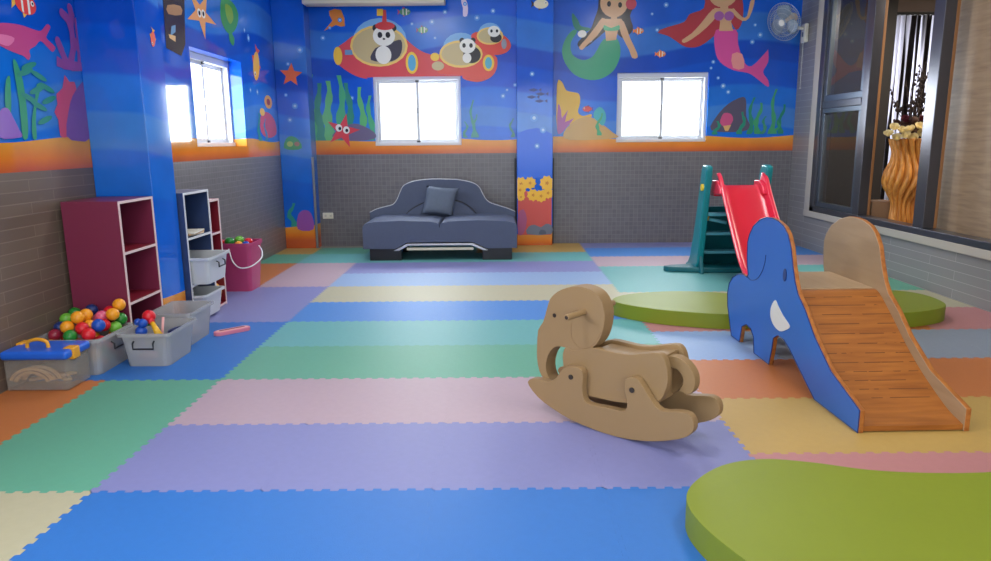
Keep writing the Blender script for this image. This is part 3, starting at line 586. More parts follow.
# left wall before the pillar
M6 = Mural('pink_whale_mural', 'undersea mural with pink whale and corals at the near left wall', lambda u, z, d: (XL+d, u, z))
M6.fig('whale_painting', [((196, 70, 130), cr([(3.544,1.734),(3.635,1.775),(3.732,1.795),(3.848,1.803),(3.943,1.797),(4.01,1.797),(4.05,1.823),(4.081,1.843),(4.105,1.831),(4.069,1.79),(4.056,1.767),(4.104,1.742),(4.127,1.724),(4.095,1.699),(4.047,1.724),(3.999,1.744),(3.95,1.712),(3.895,1.685),(3.897,1.655),(3.876,1.633),(3.839,1.649),(3.801,1.654),(3.727,1.665),(3.644,1.683),(3.562,1.691)], 3)), ((230, 120, 170), cr([(3.58,1.712),(3.683,1.735),(3.786,1.73),(3.732,1.685),(3.646,1.693)], 3))], 'pink whale with red fins')
fish(M6, [(3.911,1.916)][0], .09, (232, 70, 56), (240, 190, 80), -1)
M6.fig('coral_painting', [((206, 74, 110), cr([(4.073,1.244),(4.073,1.332),(4.045,1.374),(4.082,1.419),(4.084,1.473),(4.148,1.51),(4.182,1.584),(4.223,1.549),(4.273,1.553),(4.281,1.497),(4.246,1.427),(4.27,1.349),(4.231,1.257),(4.148,1.239)], 2))])
M6.fig('coral_painting', [((124, 76, 156), cr([(4.13,1.245),(4.177,1.38),(4.236,1.472),(4.332,1.546),(4.374,1.549),(4.374,1.399),(4.371,1.235),(4.242,1.217)], 2))])
def stroke(pts, w):
    sh = []
    for (x0, z0), (x1, z1) in zip(pts, pts[1:]):
        l = math.hypot(x1-x0, z1-z0); nx, nz = -(z1-z0)/l*w, (x1-x0)/l*w
        sh.append(((156, 78, 156), [(x0+nx, z0+nz), (x1+nx*.85, z1+nz*.85), (x1-nx*.85, z1-nz*.85), (x0-nx, z0-nz)])); sh.append(((156, 78, 156), el((x1, z1), w*.9, w*.9, 10)))
    return sh
for i, pts in enumerate(([(4.254,1.651),(4.303,1.745),(4.304,1.845),(4.277,1.901),(4.225,1.925)], [(4.299,1.866),(4.321,1.924),(4.31,1.966)], [(4.356,1.662),(4.37,1.776),(4.365,1.898)], [(4.215,1.653),(4.181,1.714),(4.154,1.764)], [(4.407,1.655),(4.369,1.725),(4.331,1.782)], [(4.122,1.654),(4.175,1.643),(4.251,1.64),(4.395,1.649)])):
    M6.fig('coral_branch_painting', stroke(pts, .028))
for i, (pts) in enumerate(([(3.745,1.232),(3.748,1.323),(3.753,1.423),(3.747,1.541),(3.748,1.619),(3.777,1.612),(3.806,1.526),(3.809,1.426),(3.804,1.324),(3.785,1.232)], [(3.825,1.232),(3.837,1.325),(3.883,1.43),(3.917,1.514),(3.95,1.507),(3.896,1.41),(3.868,1.316),(3.859,1.232)], [(3.645,1.339),(3.646,1.417),(3.674,1.515),(3.708,1.537),(3.7,1.459),(3.675,1.34)])):
    M6.fig('seaweed_painting', [((44, 150, 110), cr(pts, 2))])
for i, q in enumerate([(3.87,1.602),(3.943,1.558),(3.911,1.483),(4,1.5),(4.005,1.437),(3.911,1.4),(3.947,1.328),(3.836,1.437),(3.831,1.568)]): M6.fig('leaf_painting', [((40, 140, 120), el(q, .07, .016, 10, .3*(-1)**i))])
M6.fig('coral_painting', [((140, 90, 190), cr([(3.551,1.236),(3.59,1.356),(3.653,1.378),(3.688,1.331),(3.722,1.272),(3.73,1.237)], 3))])
# big pillar side
M7 = Mural('fish_pillar_mural', 'small orange fish mural on the large blue pillar', lambda u, z, d: (-2.10+d, u, z))
fish(M7, [(4.554,1.826)][0], .05, (236, 110, 90), (236, 180, 70), 1, stripes=False, rot=1.3)

# ------------------------------------------------------------------ socket and fan
so = thing('wall_socket', 'cream double wall socket low on the grey tiles left of sofa', 'socket', (-2.0, YB, .35))
obj('socket_plate', bx(-.062, .062, -.012, 0, -.036, .036), mat('cream_plastic', (226, 218, 196), .4), so, bevel=.004)
for x in (-.035, -.023, .025, .037):
    obj('socket_slot', bx(x, x+.003, -.0135, -.011, -.01, .01), mat('slot_black', (20, 20, 20), .6), so)

fan = thing('wall_fan', 'white wall-mounted fan with wire guard at the corner of back and right walls', 'fan', (3.42, 8.22, 2.33))
fw = mat('fan_white', (222, 220, 210), .35); fc = mat('fan_guard_grey', (176, 184, 192), .35, metal=.3); fb = mat('translucent_blade', (150, 170, 186), .2, trans=.35)
bm = bmesh.new(); box(bm, -.05, -.002, -.05, .05, -.10, .10); o = obj('wall_bracket', bm, fw, fan, bevel=.012)
bm = bmesh.new(); tube(bm, cr([(-.04, 0, .05), (-.10, 0, .055), (-.16, -.01, .07), (-.17, -.015, .10)], 4, False), .018, 10); obj('fan_arm', bm, fw, fan, smooth=True)
FD = Vector((-.80, -.52, -.34)).normalized(); FCn = Vector((-.20, -.03, .15))
hub = FCn+FD*.10
bm = bmesh.new(); cyl(bm, FCn-FD*.05, FCn+FD*.05, .055, .05, 20); o = obj('motor_housing', bm, mat('fan_cream', (226, 200, 168), .4), fan, bevel=.015)
a = FD.orthogonal().normalized(); b_ = FD.cross(a)
bm = bmesh.new()
def ring(r, d): tube(bm, [hub+FD*d+(a*math.cos(t)+b_*math.sin(t))*r for t in (2*PI*k/40 for k in range(40))], .0022, 5, True)
for r, d in ((.20, .03), (.15, .055), (.10, .065), (.045, .07), (.15, -.01), (.09, -.03)): ring(r, d)
for k in range(56):
    t = 2*PI*k/56; e = a*math.cos(t)+b_*math.sin(t)
    tube(bm, [hub+FD*.07+e*.03, hub+FD*.065+e*.1, hub+FD*.052+e*.16, hub+FD*.03+e*.20, hub-FD*.005+e*.17, hub-FD*.035+e*.06], .0013, 4)
obj('guard', bm, fc, fan)
bm = bmesh.new(); cyl(bm, hub+FD*.068, hub+FD*.076, .036, .03, 20); obj('guard_badge', bm, fw, fan)
for k in range(3):
    bm = bmesh.new(); t0 = 2*PI*k/3; V = []
    for i in range(7):
        row = []
        for j in range(5):
            r = .03+.145*i/6; w = .5+.55*math.sin(PI*min(1, i/6*.9+.1)); t = t0+(j/4-.5)*w*1.5
            row.append(bm.verts.new(hub+FD*(.018+.02*(j/4-.5))+(a*math.cos(t)+b_*math.sin(t))*r))
        V.append(row)
    for i in range(6):
        for j in range(4): bm.faces.new((V[i][j], V[i][j+1], V[i+1][j+1], V[i+1][j]))
    o = obj('blade', bm, fb, fan, smooth=True); md = o.modifiers.new('s', 'SOLIDIFY'); md.thickness = .002
bm = bmesh.new(); tube(bm, [(-.045, -.02, -.09), (-.046, -.02, -.3), (-.046, -.022, -.58)], .0022, 6); ball(bm, (-.046, -.022, -.585), .007, 1, 2); obj('pull_cord', bm, fw, fan)
bm = bmesh.new(); box(bm, -.052, -.049, -.015, .015, -.04, .01); obj('switch_label', bm, mat('switch_blue', (60, 90, 120), .4), fan)

# ------------------------------------------------------------------ sofa
SX0, SX1, SYF = -1.375, .195, 7.20
sofa = thing('sofa', 'grey fabric two-seat sofa with curved backrest against the back wall', 'sofa', ((SX0+SX1)/2, SYF, 0))
fab = mat('grey_blue_fabric', (80, 88, 110), .75, .25, var=.08, bump=.5, bscale=320); fabl = mat('light_piping', (176, 178, 186), .6); blk = mat('black_lacquer', (24, 24, 28), .3)
hw = (SX1-SX0)/2
crown = [(hw, .345), (hw-.02, .38), (hw-.10, .400), (hw*.5, .412), (.10, .402), (.02, .385), (.006, .365), (.002, .335), (-.002, .335), (-.006, .365), (-.02, .385), (-.10, .402), (-hw*.5, .412), (-hw+.10, .400), (-hw+.02, .38), (-hw, .345)]
body = [(-hw, .125), (-.455, .125), (-.33, .19), (.33, .19), (.47, .125), (hw, .125)]+crown
bm = bmesh.new(); prism(bm, body, xz(0), xz(.74)); obj('seat', bm, fab, sofa, bevel=.022, seg=3, ang=42)
pts = [(-1.421,0.428),(-1.341,0.466),(-1.239,0.493),(-1.16,0.515),(-1.113,0.57),(-1.077,0.648),(-1.041,0.714),(-0.973,0.752),(-0.861,0.779),(-0.727,0.789),(-0.582,0.788),(-0.438,0.781),(-0.315,0.758),(-0.238,0.729),(-0.194,0.685),(-0.161,0.618),(-0.117,0.551),(-0.062,0.517),(0.028,0.488),(0.117,0.459),(0.195,0.425)]
pts = [(x+.59, z) for x, z in pts]
top = cr(pts, 3, False)
shape = top+[(pts[-1][0], .30), (pts[0][0], .30)]
bm = bmesh.new(); prism(bm, shape, xz(.72), xz(.84)); obj('backrest', bm, fab, sofa, bevel=.015, seg=3, ang=50)
bm = bmesh.new(); tube(bm, [(x, .725, z+.001) for x, z in top], .006, 8); obj('piping', bm, fabl, sofa, smooth=True)
arch = cr([(-1.051,0.356),(-0.982,0.434),(-0.88,0.499),(-0.768,0.542),(-0.635,0.563),(-0.503,0.557),(-0.393,0.528),(-0.305,0.472),(-0.24,0.405),(-0.196,0.349)], 3, False)
arch = [(x+.59, z) for x, z in arch]; arch = arch+[(arch[-1][0], .34), (arch[0][0], .34)]
bm = bmesh.new(); prism(bm, arch, xz(.64), xz(.73)); obj('lumbar_cushion', bm, fab, sofa, bevel=.02, seg=3, ang=50)
bm = bmesh.new(); tube(bm, [(x, .712, z+.006) for x, z in arch[:-2]], .008, 8); obj('lumbar_piping', bm, mat('dark_piping', (44, 46, 56), .7), sofa, smooth=True)
bm = bmesh.new(); prism(bm, [(-.475, .105), (-.335, .178), (.335, .178), (.49, .105), (.44, .105), (.32, .158), (-.32, .158), (-.42, .105)], xz(-.008), xz(.05)); obj('chrome_trim', bm, mat('silver_trim', (186, 186, 192), .3, metal=.6), sofa, bevel=.003)
bm = bmesh.new(); box(bm, -.34, .34, .0, .03, .11, .135); obj('cream_rail', bm, mat('cream_rail', (200, 194, 174), .5), sofa)
for x0, x1 in ((-hw+.06, -.40), (.43, hw-.05)):
    for y0 in (.03, .60):
        bm = bmesh.new(); box(bm, x0, x1, y0, y0+.1, .0, .125); obj('leg', bm, blk, sofa, bevel=.005)
# scatter cushion
pil = thing('throw_pillow', 'square grey throw pillow leaning at the sofa middle', 'pillow', (-.645, 7.78, .402), 0)
bm = bmesh.new(); n = 12; G = {}
for s in (1, -1):
    for i in range(n+1):
        for j in range(n+1):
            u = i/n*2-1; v = j/n*2-1
            if s == -1 and (i in (0, n) or j in (0, n)): G[s, i, j] = G[1, i, j]; continue
            pin = 1-.07*(1-abs(u)**2)*0-.06*(v*v)*(1-u*u)
            x = .175*u*(1-.07*(1-v*v))+.02*v; z = .160*v*(1-.07*(1-u*u))
            G[s, i, j] = bm.verts.new((x, s*-.055*((1-u**4)*(1-v**4))**.55, z+.160))
for s in (1, -1):
    for i in range(n):
        for j in range(n): bm.faces.new((G[s, i, j], G[s, i+1, j], G[s, i+1, j+1], G[s, i, j+1]))
pc = obj('pillow_cover', bm, mat('grey_pillow_fabric', (92, 102, 120), .75, .3, var=.1, bump=.5, bscale=200), pil, smooth=True); pc.rotation_euler = (-.22, .09, 0)

# ------------------------------------------------------------------ red slide with teal ladder
gs = thing('toddler_slide', 'red plastic slide with teal ladder behind the blue elephant', 'slide', (2.1, 6.4, 0))
teal = mat('teal_plastic', (16, 128, 138), .35, .5); dteal = mat('dark_teal_plastic', (12, 96, 106), .4); red = mat('red_plastic', (214, 24, 52), .3, .5, coat=.3); pinkr = mat('bright_red_plastic', (226, 40, 72), .3, .5, coat=.3); yel = mat('yellow_plastic', (236, 200, 50), .4)
def loc(x, y, z): return (x-2.1, y-6.4, z)
for x in (1.81, 2.33):
    rail = [(6.78, 0), (6.52, 0), (6.40, .10), (6.32, .55), (6.24, .92), (6.27, .965), (6.34, .97), (6.40, .93), (6.50, .55), (6.66, .12), (6.78, .04)]
    bm = bmesh.new(); prism(bm, [(a_-6.4, max(z, 0)) for a_, z in cr(rail, 2)], yz(x-2.1), yz(x-2.1+.06)); o = obj('side_rail', bm, teal, gs, bevel=.014, seg=3, ang=50)
    wb_ = [(6.42-6.4, .02), (6.02-6.4, .0), (6.0-6.4, .06), (6.02-6.4, .40), (6.28-6.4, .72)] if x > 2 else [(6.50-6.4, .0), (6.32-6.4, .0), (6.33-6.4, .06), (6.38-6.4, .14), (6.42-6.4, .20)]
    bm = bmesh.new(); prism(bm, wb_, yz(x-2.1+.018), yz(x-2.1+.045)); obj('side_web', bm, dteal, gs, bevel=.006)
bm = bmesh.new(); prism(bm, [(.34, .02), (.30, .02), (.06, .60), (.10, .60)], yz(-.23), yz(.23)); obj('back_panel', bm, dteal, gs, bevel=.006)
for i, z in enumerate((.16, .34, .52)):
    y = 6.56-.22*z/.6
    bm = bmesh.new(); box(bm, 1.86-2.1, 2.34-2.1, y-6.4-.02, y-6.4+.09, z, z+.03); obj('step', bm, mat('light_teal_plastic', (90, 170, 190), .35), gs, bevel=.008)
bm = bmesh.new(); prism(bm, [(-.57, 6.52-6.4), (-.54, 6.47-6.4), (-.2, 6.38-6.4), (.2, 6.38-6.4), (.5, 6.47-6.4), (.53, 6.52-6.4), (.5, 6.60-6.4), (.2, 6.64-6.4), (-.2, 6.64-6.4), (-.5, 6.57-6.4)], xy(.0), xy(.05)); obj('base_foot', bm, dteal, gs, bevel=.012, seg=3)
# chute: side-profile swept across a U section
path = cr([(6.30, .80), (6.22, .755), (6.08, .60), (5.90, .42), (5.72, .24), (5.55, .10), (5.38, .055), (5.28, .05)], 3, False)
def sect(w): return [(-w, .105), (-w+.035, .11), (-w+.05, .02), (-w+.09, 0), (w-.09, 0), (w-.05, .02), (w-.035, .11), (w, .105)]
bm = bmesh.new(); rows = []
for y, z in path:
    rows.append([bm.verts.new((x+.03, y-6.4, z+h)) for x, h in sect(.215)])
for r0, r1 in zip(rows, rows[1:]):
    for i in range(7):
        f = bm.faces.new((r0[i], r0[i+1], r1[i+1], r1[i])); f.material_index = 0 if i in (3,) else 1
o = obj('chute', bm, [red, pinkr], gs, smooth=True); md = o.modifiers.new('s', 'SOLIDIFY'); md.thickness = .02; md.offset = -1; md2 = o.modifiers.new('b', 'BEVEL'); md2.width = .005; md2.segments = 2
for sx in (1.90, 2.27):
    bm = bmesh.new(); prism(bm, [(6.42-6.4, .72), (6.24-6.4, .72), (6.12-6.4, .73), (6.16-6.4, .80), (6.24-6.4, .845), (6.36-6.4, .84)], yz(sx-2.1), yz(sx-2.1+.045)); obj('hand_grip', bm, pinkr, gs, bevel=.012, seg=3)
bm = bmesh.new(); box(bm, -.19, .22, -.08, .06, .70, .73); obj('platform', bm, red, gs, bevel=.01)
bm = bmesh.new(); cyl(bm, (-.305, -.08, .78), (-.28, -.08, .78), .03, n=16); obj('sticker', bm, yel, gs)
bm = bmesh.new(); ball(bm, (-.22, .02, .50), .028, 1, 3); obj('yellow_knob', bm, yel, gs)
bm = bmesh.new(); cyl(bm, (-.2, .01, .49), (-.05, -.03, .46), .016, n=12); obj('spindle', bm, mat('light_teal_plastic', (90, 170, 190), .35), gs, smooth=True)

# ------------------------------------------------------------------ green foam cushions
gf = mat('lime_green_vinyl', (124, 136, 32), .5, .35, var=.05, bump=.25, bscale=40); gfd = mat('lime_green_vinyl', (128, 152, 30))
def cushion(name, pts, h, label):
    cx = sum(p[0] for p in pts)/len(pts); cy = sum(p[1] for p in pts)/len(pts)
    o_ = cr([(x-cx, y-cy) for x, y in pts], 6)
    bm = bmesh.new(); prism(bm, o_, xy(0), xy(h)); o = obj(name, bm, gf, bevel=.022, seg=4, ang=50); o.location = (cx, cy, 0)
    return tag(o, label, 'floor cushion')
cushion('floor_cushion', [(.80, 4.82), (.90, 5.02), (1.19, 5.13), (1.47, 5.12), (1.75, 5.02), (2.05, 4.98), (2.4, 5.08), (2.75, 5.14), (2.97, 5.05), (3.03, 4.84), (2.94, 4.58), (2.6, 4.42), (2.3, 4.46), (2.0, 4.50), (1.7, 4.44), (1.46, 4.42), (1.24, 4.48), (1.00, 4.60)], .10,
        'thin lime green blob-shaped foam cushion lying behind the elephant slide')
cushion('floor_cushion', [(.575, 2.0), (.62, 2.14), (.76, 2.28), (.92, 2.33), (1.08, 2.30), (1.25, 2.24), (1.44, 2.215), (1.65, 2.22), (1.9, 2.27), (2.15, 2.24), (2.32, 2.0), (2.28, 1.6), (2.0, 1.3), (1.6, 1.18), (1.2, 1.2), (.92, 1.38), (.72, 1.60), (.61, 1.82)], .095,
        'large lime green foam cushion in the near right corner')

# ------------------------------------------------------------------ blue elephant slide
es = thing('elephant_slide', 'wooden toddler slide with blue elephant-shaped side panel and white tusk', 'slide', (1.475, 2.76, 0), .025)
ply = wood('honey_plywood', (176, 110, 52), (146, 84, 36), 'Y', 5, .4); plyl = wood('pale_plywood', (170, 142, 110), (160, 132, 100), 'Y', 2, .5)
blue = mat('blue_laminate', (44, 102, 186), .4, .4, var=.04, bscale=30)
sil = [(1.50, 0.0), (1.36, 0.0), (1.335, .105), (1.27, .135), (1.20, .128), (1.150, .09), (1.131, 0.0), (.92, 0.0), (.893, .10), (.885, .16), (.83, .19), (.756, .187), (.68, .157), (.592, .11), (.388, .0), (.003, 0.0), (.003, .100), (.02, .105), (.26, .182), (.435, .292), (.546, .390), (.635, .450),
  (.675, .50), (.713, .575), (.750, .665), (.795, .722), (.85, .757), (.921, .776), (1.0, .783), (1.07, .780), (1.16, .758), (1.25, .712), (1.30, .66), (1.322, .61), (1.318, .54), (1.305, .47), (1.285, .425), (1.30, .408), (1.37, .412), (1.44, .402), (1.53, .365), (1.585, .315), (1.605, .25), (1.59, .17), (1.54, .08)]
def epanel(x0, x1, out):
    bm = bmesh.new(); prism(bm, sil, yz(x0), yz(x1), 0, mi0=(1 if out < 0 else 2), mi1=(1 if out > 0 else 2)); return obj('side_panel', bm, [ply, blue, plyl], es, bevel=.004, seg=2, ang=40)
epanel(0, .024, -1); epanel(.442, .466, 1)
deck = cr([(1.22, .45), (1.0, .452), (.78, .450), (.70, .43), (.58, .345), (.45, .245), (.33, .165), (.20, .095), (.10, .05), (.01, .028)], 4, False)
dm = bpy.data.materials.new('slatted_deck_wood'); dm.use_nodes = True; nt = dm.node_tree; b = nt.nodes['Principled BSDF']; b.inputs['Roughness'].default_value = .42
tc = nt.nodes.new('ShaderNodeTexCoord'); sx = nt.nodes.new('ShaderNodeSeparateXYZ'); nt.links.new(tc.outputs['Object'], sx.inputs[0])
mp = nt.nodes.new('ShaderNodeMapping'); mp.inputs['Scale'].default_value = (1.5, 14, 14); nz = nt.nodes.new('ShaderNodeTexNoise'); nz.inputs['Scale'].default_value = 3; nz.inputs['Detail'].default_value = 5
nt.links.new(tc.outputs['Object'], mp.inputs[0]); nt.links.new(mp.outputs[0], nz.inputs['Vector'])
rr = nt.nodes.new('ShaderNodeValToRGB'); rr.color_ramp.elements[0].position = .3; rr.color_ramp.elements[0].color = lin((140, 80, 30)); rr.color_ramp.elements[1].position = .7; rr.color_ramp.elements[1].color = lin((168, 102, 42)); nt.links.new(nz.outputs[0], rr.inputs[0])
def mth(op, a_, b2=None):
    n = nt.nodes.new('ShaderNodeMath'); n.operation = op
    for i, v in enumerate((a_, b2)):
        if v is None: continue
        if isinstance(v, (int, float)): n.inputs[i].default_value = v
        else: nt.links.new(v, n.inputs[i])
    return n.outputs[0]
fr_ = mth('FRACT', mth('DIVIDE', mth('ADD', sx.outputs[1], .005), .046))
n3 = nt.nodes.new('ShaderNodeTexNoise'); n3.inputs['Scale'].default_value = 13; nt.links.new(tc.outputs['Object'], n3.inputs['Vector'])
gro = mth('MULTIPLY', mth('LESS_THAN', fr_, .085), mth('GREATER_THAN', n3.outputs[0], .47))
gro = mth('MULTIPLY', gro, mth('MULTIPLY', mth('LESS_THAN', sx.outputs[1], .73), mth('GREATER_THAN', sx.outputs[1], .14)))
mx = nt.nodes.new('ShaderNodeMix'); mx.data_type = 'RGBA'; nt.links.new(gro, mx.inputs[0]); nt.links.new(rr.outputs[0], mx.inputs[6]); mx.inputs[7].default_value = lin((104, 58, 24)); nt.links.new(mx.outputs[2], b.inputs['Base Color'])
dk = [p for p in deck if p[0] <= .765]; pf = [(1.22, .45), (.765, .45)]
bm = bmesh.new(); prism(bm, dk+[(p[0], p[1]-.022) for p in reversed(dk)], yz(.024), yz(.442)); obj('slide_deck', bm, dm, es)
bm = bmesh.new(); box(bm, .024, .442, .766, 1.22, .426, .452); obj('platform', bm, plyl, es, bevel=.004)
for z, y in ((.30, 1.30), (.15, 1.42)):
    bm = bmesh.new(); box(bm, .024, .442, y-.07, y+.06, z-.02, z); obj('step', bm, plyl, es, bevel=.004)
def onp(pts, d, th=.0015): 
    bm = bmesh.new(); prism(bm, pts, yz(-d), yz(-d+th)); return bm
tusk = cr([(0.891,0.364),(0.856,0.345),(0.788,0.309),(0.699,0.274),(0.741,0.242),(0.81,0.218),(0.888,0.23),(0.934,0.267),(0.935,0.316)], 3)
obj('tusk', onp(tusk, .003, .003), mat('white_paint', (226, 224, 218), .4), es)
obj('eye', onp(el([(0.797,0.515)][0], .02, .033), .003, .003), mat('navy_paint', (22, 46, 110), .4), es)
navy = mat('navy_paint', (22, 46, 110), .4)
bm = bmesh.new(); tube(bm, [(-.001, a_, z) for a_, z in cr([(1.051,0.578),(1.058,0.533),(1.091,0.477),(1.154,0.426),(1.24,0.403),(1.288,0.412)], 4, False)], .0022, 5); obj('ear_outline', bm, navy, es)
bm = bmesh.new(); tube(bm, [(-.0005, a_, max(z, .0032)) for a_, z in sil], .0028, 5, True); obj('edge_line', bm, navy, es)

# ------------------------------------------------------------------ rocking elephant
RU = Vector((.752, -.659, 0)).normalized(); 
rk = thing('rocking_elephant', 'brown wooden rocking elephant with handle peg on the purple mats', 'rocking toy', (.585, 2.65, 0), math.atan2(RU.y, RU.x))
# local x runs to the tail, local y to the far side
mdf = mat('tan_fibreboard', (148, 120, 84), .55, .35, var=.06, bscale=40)
def lay_(d): return lambda p: (p[0], d, p[1])
runner = [(-0.599,0.116),(-0.605,0.138),(-0.582,0.155),(-0.537,0.16),(-0.493,0.159),(-0.45,0.186),(-0.424,0.223),(-0.403,0.244),(-0.366,0.255),(-0.325,0.253),(-0.31,0.226),(-0.314,0.172),(-0.303,0.121),(-0.273,0.109),(-0.213,0.113),(-0.156,0.116),(-0.109,0.122),(-0.096,0.15),(-0.107,0.203),(-0.113,0.243),(-0.099,0.261),(-0.077,0.27),(-0.05,0.266),(-0.022,0.235),(0.015,0.19),(0.051,0.164),(0.101,0.173),(0.151,0.181),(0.18,0.171),(0.193,0.142),(0.187,0.109),(0.155,0.08)]
low = [(0.155,0.078),(0.106,0.056),(0.034,0.031),(-0.032,0.015),(-0.105,0.004),(-0.191,0),(-0.281,0.005),(-0.373,0.016),(-0.47,0.042),(-0.548,0.074)]
runner = [(x, max(z, 0)) for x, z in runner+low[1:]]
for d in (0, .225):
    bm = bmesh.new(); prism(bm, cr(runner, 2), lay_(d), lay_(d+.036)); obj('rocker', bm, mdf, rk, bevel=.006, seg=2, ang=45)
headp = [(-0.586,0.3),(-0.58,0.37),(-0.553,0.411),(-0.531,0.478),(-0.515,0.52),(-0.478,0.556),(-0.43,0.58),(-0.374,0.594),(-0.329,0.593),(-0.289,0.581),(-0.259,0.556),(-0.239,0.513),(-0.236,0.467),(-0.246,0.414),(-0.265,0.373),(-0.294,0.341),(-0.324,0.323),(-0.365,0.315),(-0.401,0.312),(-0.432,0.317),(-0.465,0.316),(-0.494,0.304),(-0.521,0.271),(-0.535,0.227),(-0.532,0.186),(-0.512,0.153),(-0.479,0.137),(-0.512,0.125),(-0.546,0.146),(-0.574,0.186),(-0.586,0.24)]
bm = bmesh.new(); prism(bm, cr(headp, 2), lay_(.04), lay_(.112)); obj('head', bm, mdf, rk, bevel=.008, seg=3, ang=45)
bodyp = [(-0.427,0.321),(-0.396,0.313),(-0.354,0.321),(-0.294,0.343),(-0.235,0.344),(-0.168,0.342),(-0.103,0.35),(-0.032,0.37),(0.012,0.379),(0.038,0.364),(0.053,0.326),(0.059,0.271),(0.048,0.227),(0.032,0.191),(-0.006,0.165),(-0.078,0.147),(-0.172,0.133),(-0.26,0.129),(-0.351,0.126),(-0.393,0.152),(-0.431,0.194),(-0.442,0.25),(-0.443,0.291)]
for d in (.038, .19):
    bm = bmesh.new(); prism(bm, cr(bodyp, 2), lay_(d), lay_(d+.034)); obj('body_panel', bm, mdf, rk, bevel=.006, seg=2, ang=45)
# seat board between the panels
sb = [(x, z) for x, z in [(-0.294,0.328),(-0.225,0.329),(-0.158,0.327),(-0.093,0.335),(-0.031,0.354),(0.021,0.36)]]
bm = bmesh.new(); prism(bm, sb+[(x, z-.03) for x, z in reversed(sb)], lay_(.06), lay_(.20)); obj('seat', bm, mdf, rk)
bm = bmesh.new(); box(bm, sb[-1][0]-.055, sb[-1][0]-.02, .06, .20, .16, .35); obj('rump_board', bm, mdf, rk)
bm = bmesh.new(); x0 = bodyp[-2][0]; box(bm, -.42, -.39, .06, .20, .12, .33); obj('chest_board', bm, mdf, rk)
tail = cr([(-0.021,0.316),(-0.004,0.34),(0.031,0.355),(0.074,0.352),(0.113,0.327),(0.136,0.291),(0.138,0.247),(0.122,0.218),(0.097,0.217),(0.075,0.22),(0.087,0.247),(0.086,0.28),(0.063,0.304),(0.033,0.306),(-0.002,0.291)], 3)
bm = bmesh.new(); prism(bm, tail, lay_(.105), lay_(.15)); obj('tail', bm, mdf, rk, bevel=.008, seg=2, ang=45)
hp = [(-0.337,0.489)][0]
bm = bmesh.new(); cyl(bm, (hp[0], -.085, hp[1]), (hp[0], .27, hp[1]), .0135, n=18); obj('handle_peg', bm, mdf, rk, bevel=.004)
drk = mat('dark_bore', (44, 28, 18), .6); stl = mat('bolt_steel', (70, 62, 54), .4, metal=.5)
bm = bmesh.new(); cyl(bm, (hp[0], -.0862, hp[1]), (hp[0], -.0848, hp[1]), .008, n=14); obj('peg_bore', bm, drk, rk)
ey = [(-0.49,0.451)][0]
bm = bmesh.new(); cyl(bm, (ey[0], .0385, ey[1]), (ey[0], .0402, ey[1]), .0095, n=16); obj('eye', bm, drk, rk)
for q in [(-0.371,0.208),(-0.075,0.218)]:
    for d in (-.004, .2595):
        bm = bmesh.new(); cyl(bm, (q[0], d, q[1]), (q[0], d+.0055, q[1]), .011, n=16); obj('bolt', bm, stl, rk)
bm = bmesh.new(); tube(bm, [(a_, .0395, z) for a_, z in cr([(-0.397,0.437),(-0.402,0.401),(-0.391,0.358),(-0.354,0.33),(-0.304,0.344),(-0.27,0.38),(-0.251,0.418)], 3, False)], .0012, 5); obj('ear_groove', bm, mat('groove_brown', (140, 108, 74), .6), rk)

# ------------------------------------------------------------------ storage cabinets
def cabinet(name, label, x0, x1, y0, y1, h, boards, m, m_in, edge):
    r = thing(name, label, 'shelf', (x1, y0, 0)); t = .015
    def P(nm, mm, *b_): 
        bm = bmesh.new(); box(bm, *b_); return obj(nm, bm, mm, r)
    w = y1-y0; d = x1-x0; e = .004
    P('side_panel', m, -d, -e, 0, t, 0, h); P('side_panel', m, -d, -e, w-t, w, 0, h); P('top_panel', m, -d, -e, t, w-t, h-t, h)
    P('back_panel', m_in, -d, -d+.006, t, w-t, 0, h-t)
    for z in boards: P('shelf_board', m_in, -d+.006, -e, t, w-t, z-t/2, z+t/2)
    bm = bmesh.new(); box(bm, -e, 0, 0, t, 0, h); box(bm, -e, 0, w-t, w, 0, h); box(bm, -e, 0, t, w-t, h-t, h)
    for z in boards: box(bm, -e, 0, t, w-t, z-t/2, z+t/2)
    o = obj('edge_banding', bm, edge, r); return r
mar = mat('maroon_laminate', (124, 44, 72), .35, .4); mar2 = mat('dark_red_laminate', (128, 26, 44), .4); eb = mat('pale_pink_edging', (226, 196, 196), .5); nav = mat('navy_laminate', (44, 62, 104), .4); ebw = mat('white_edging', (214, 214, 220), .5)
cabinet('cube_shelf', 'maroon three-cube shelf unit in front of the blue pillar', -2.42, -2.10, 3.95, 4.352, .885, (.30, .59, .012), mar, mar2, eb)
cabinet('cube_shelf', 'navy shelf unit with white edges just behind the blue pillar', -2.44, -2.06, 4.69, 5.10, .878, (.25, .57, .012), nav, nav, ebw)
cabinet('cube_shelf', 'lower narrow dark red shelf between the navy shelf and the bucket', -2.44, -2.065, 5.105, 5.295, .798, (.28, .55, .012), mar2, mar2, eb)

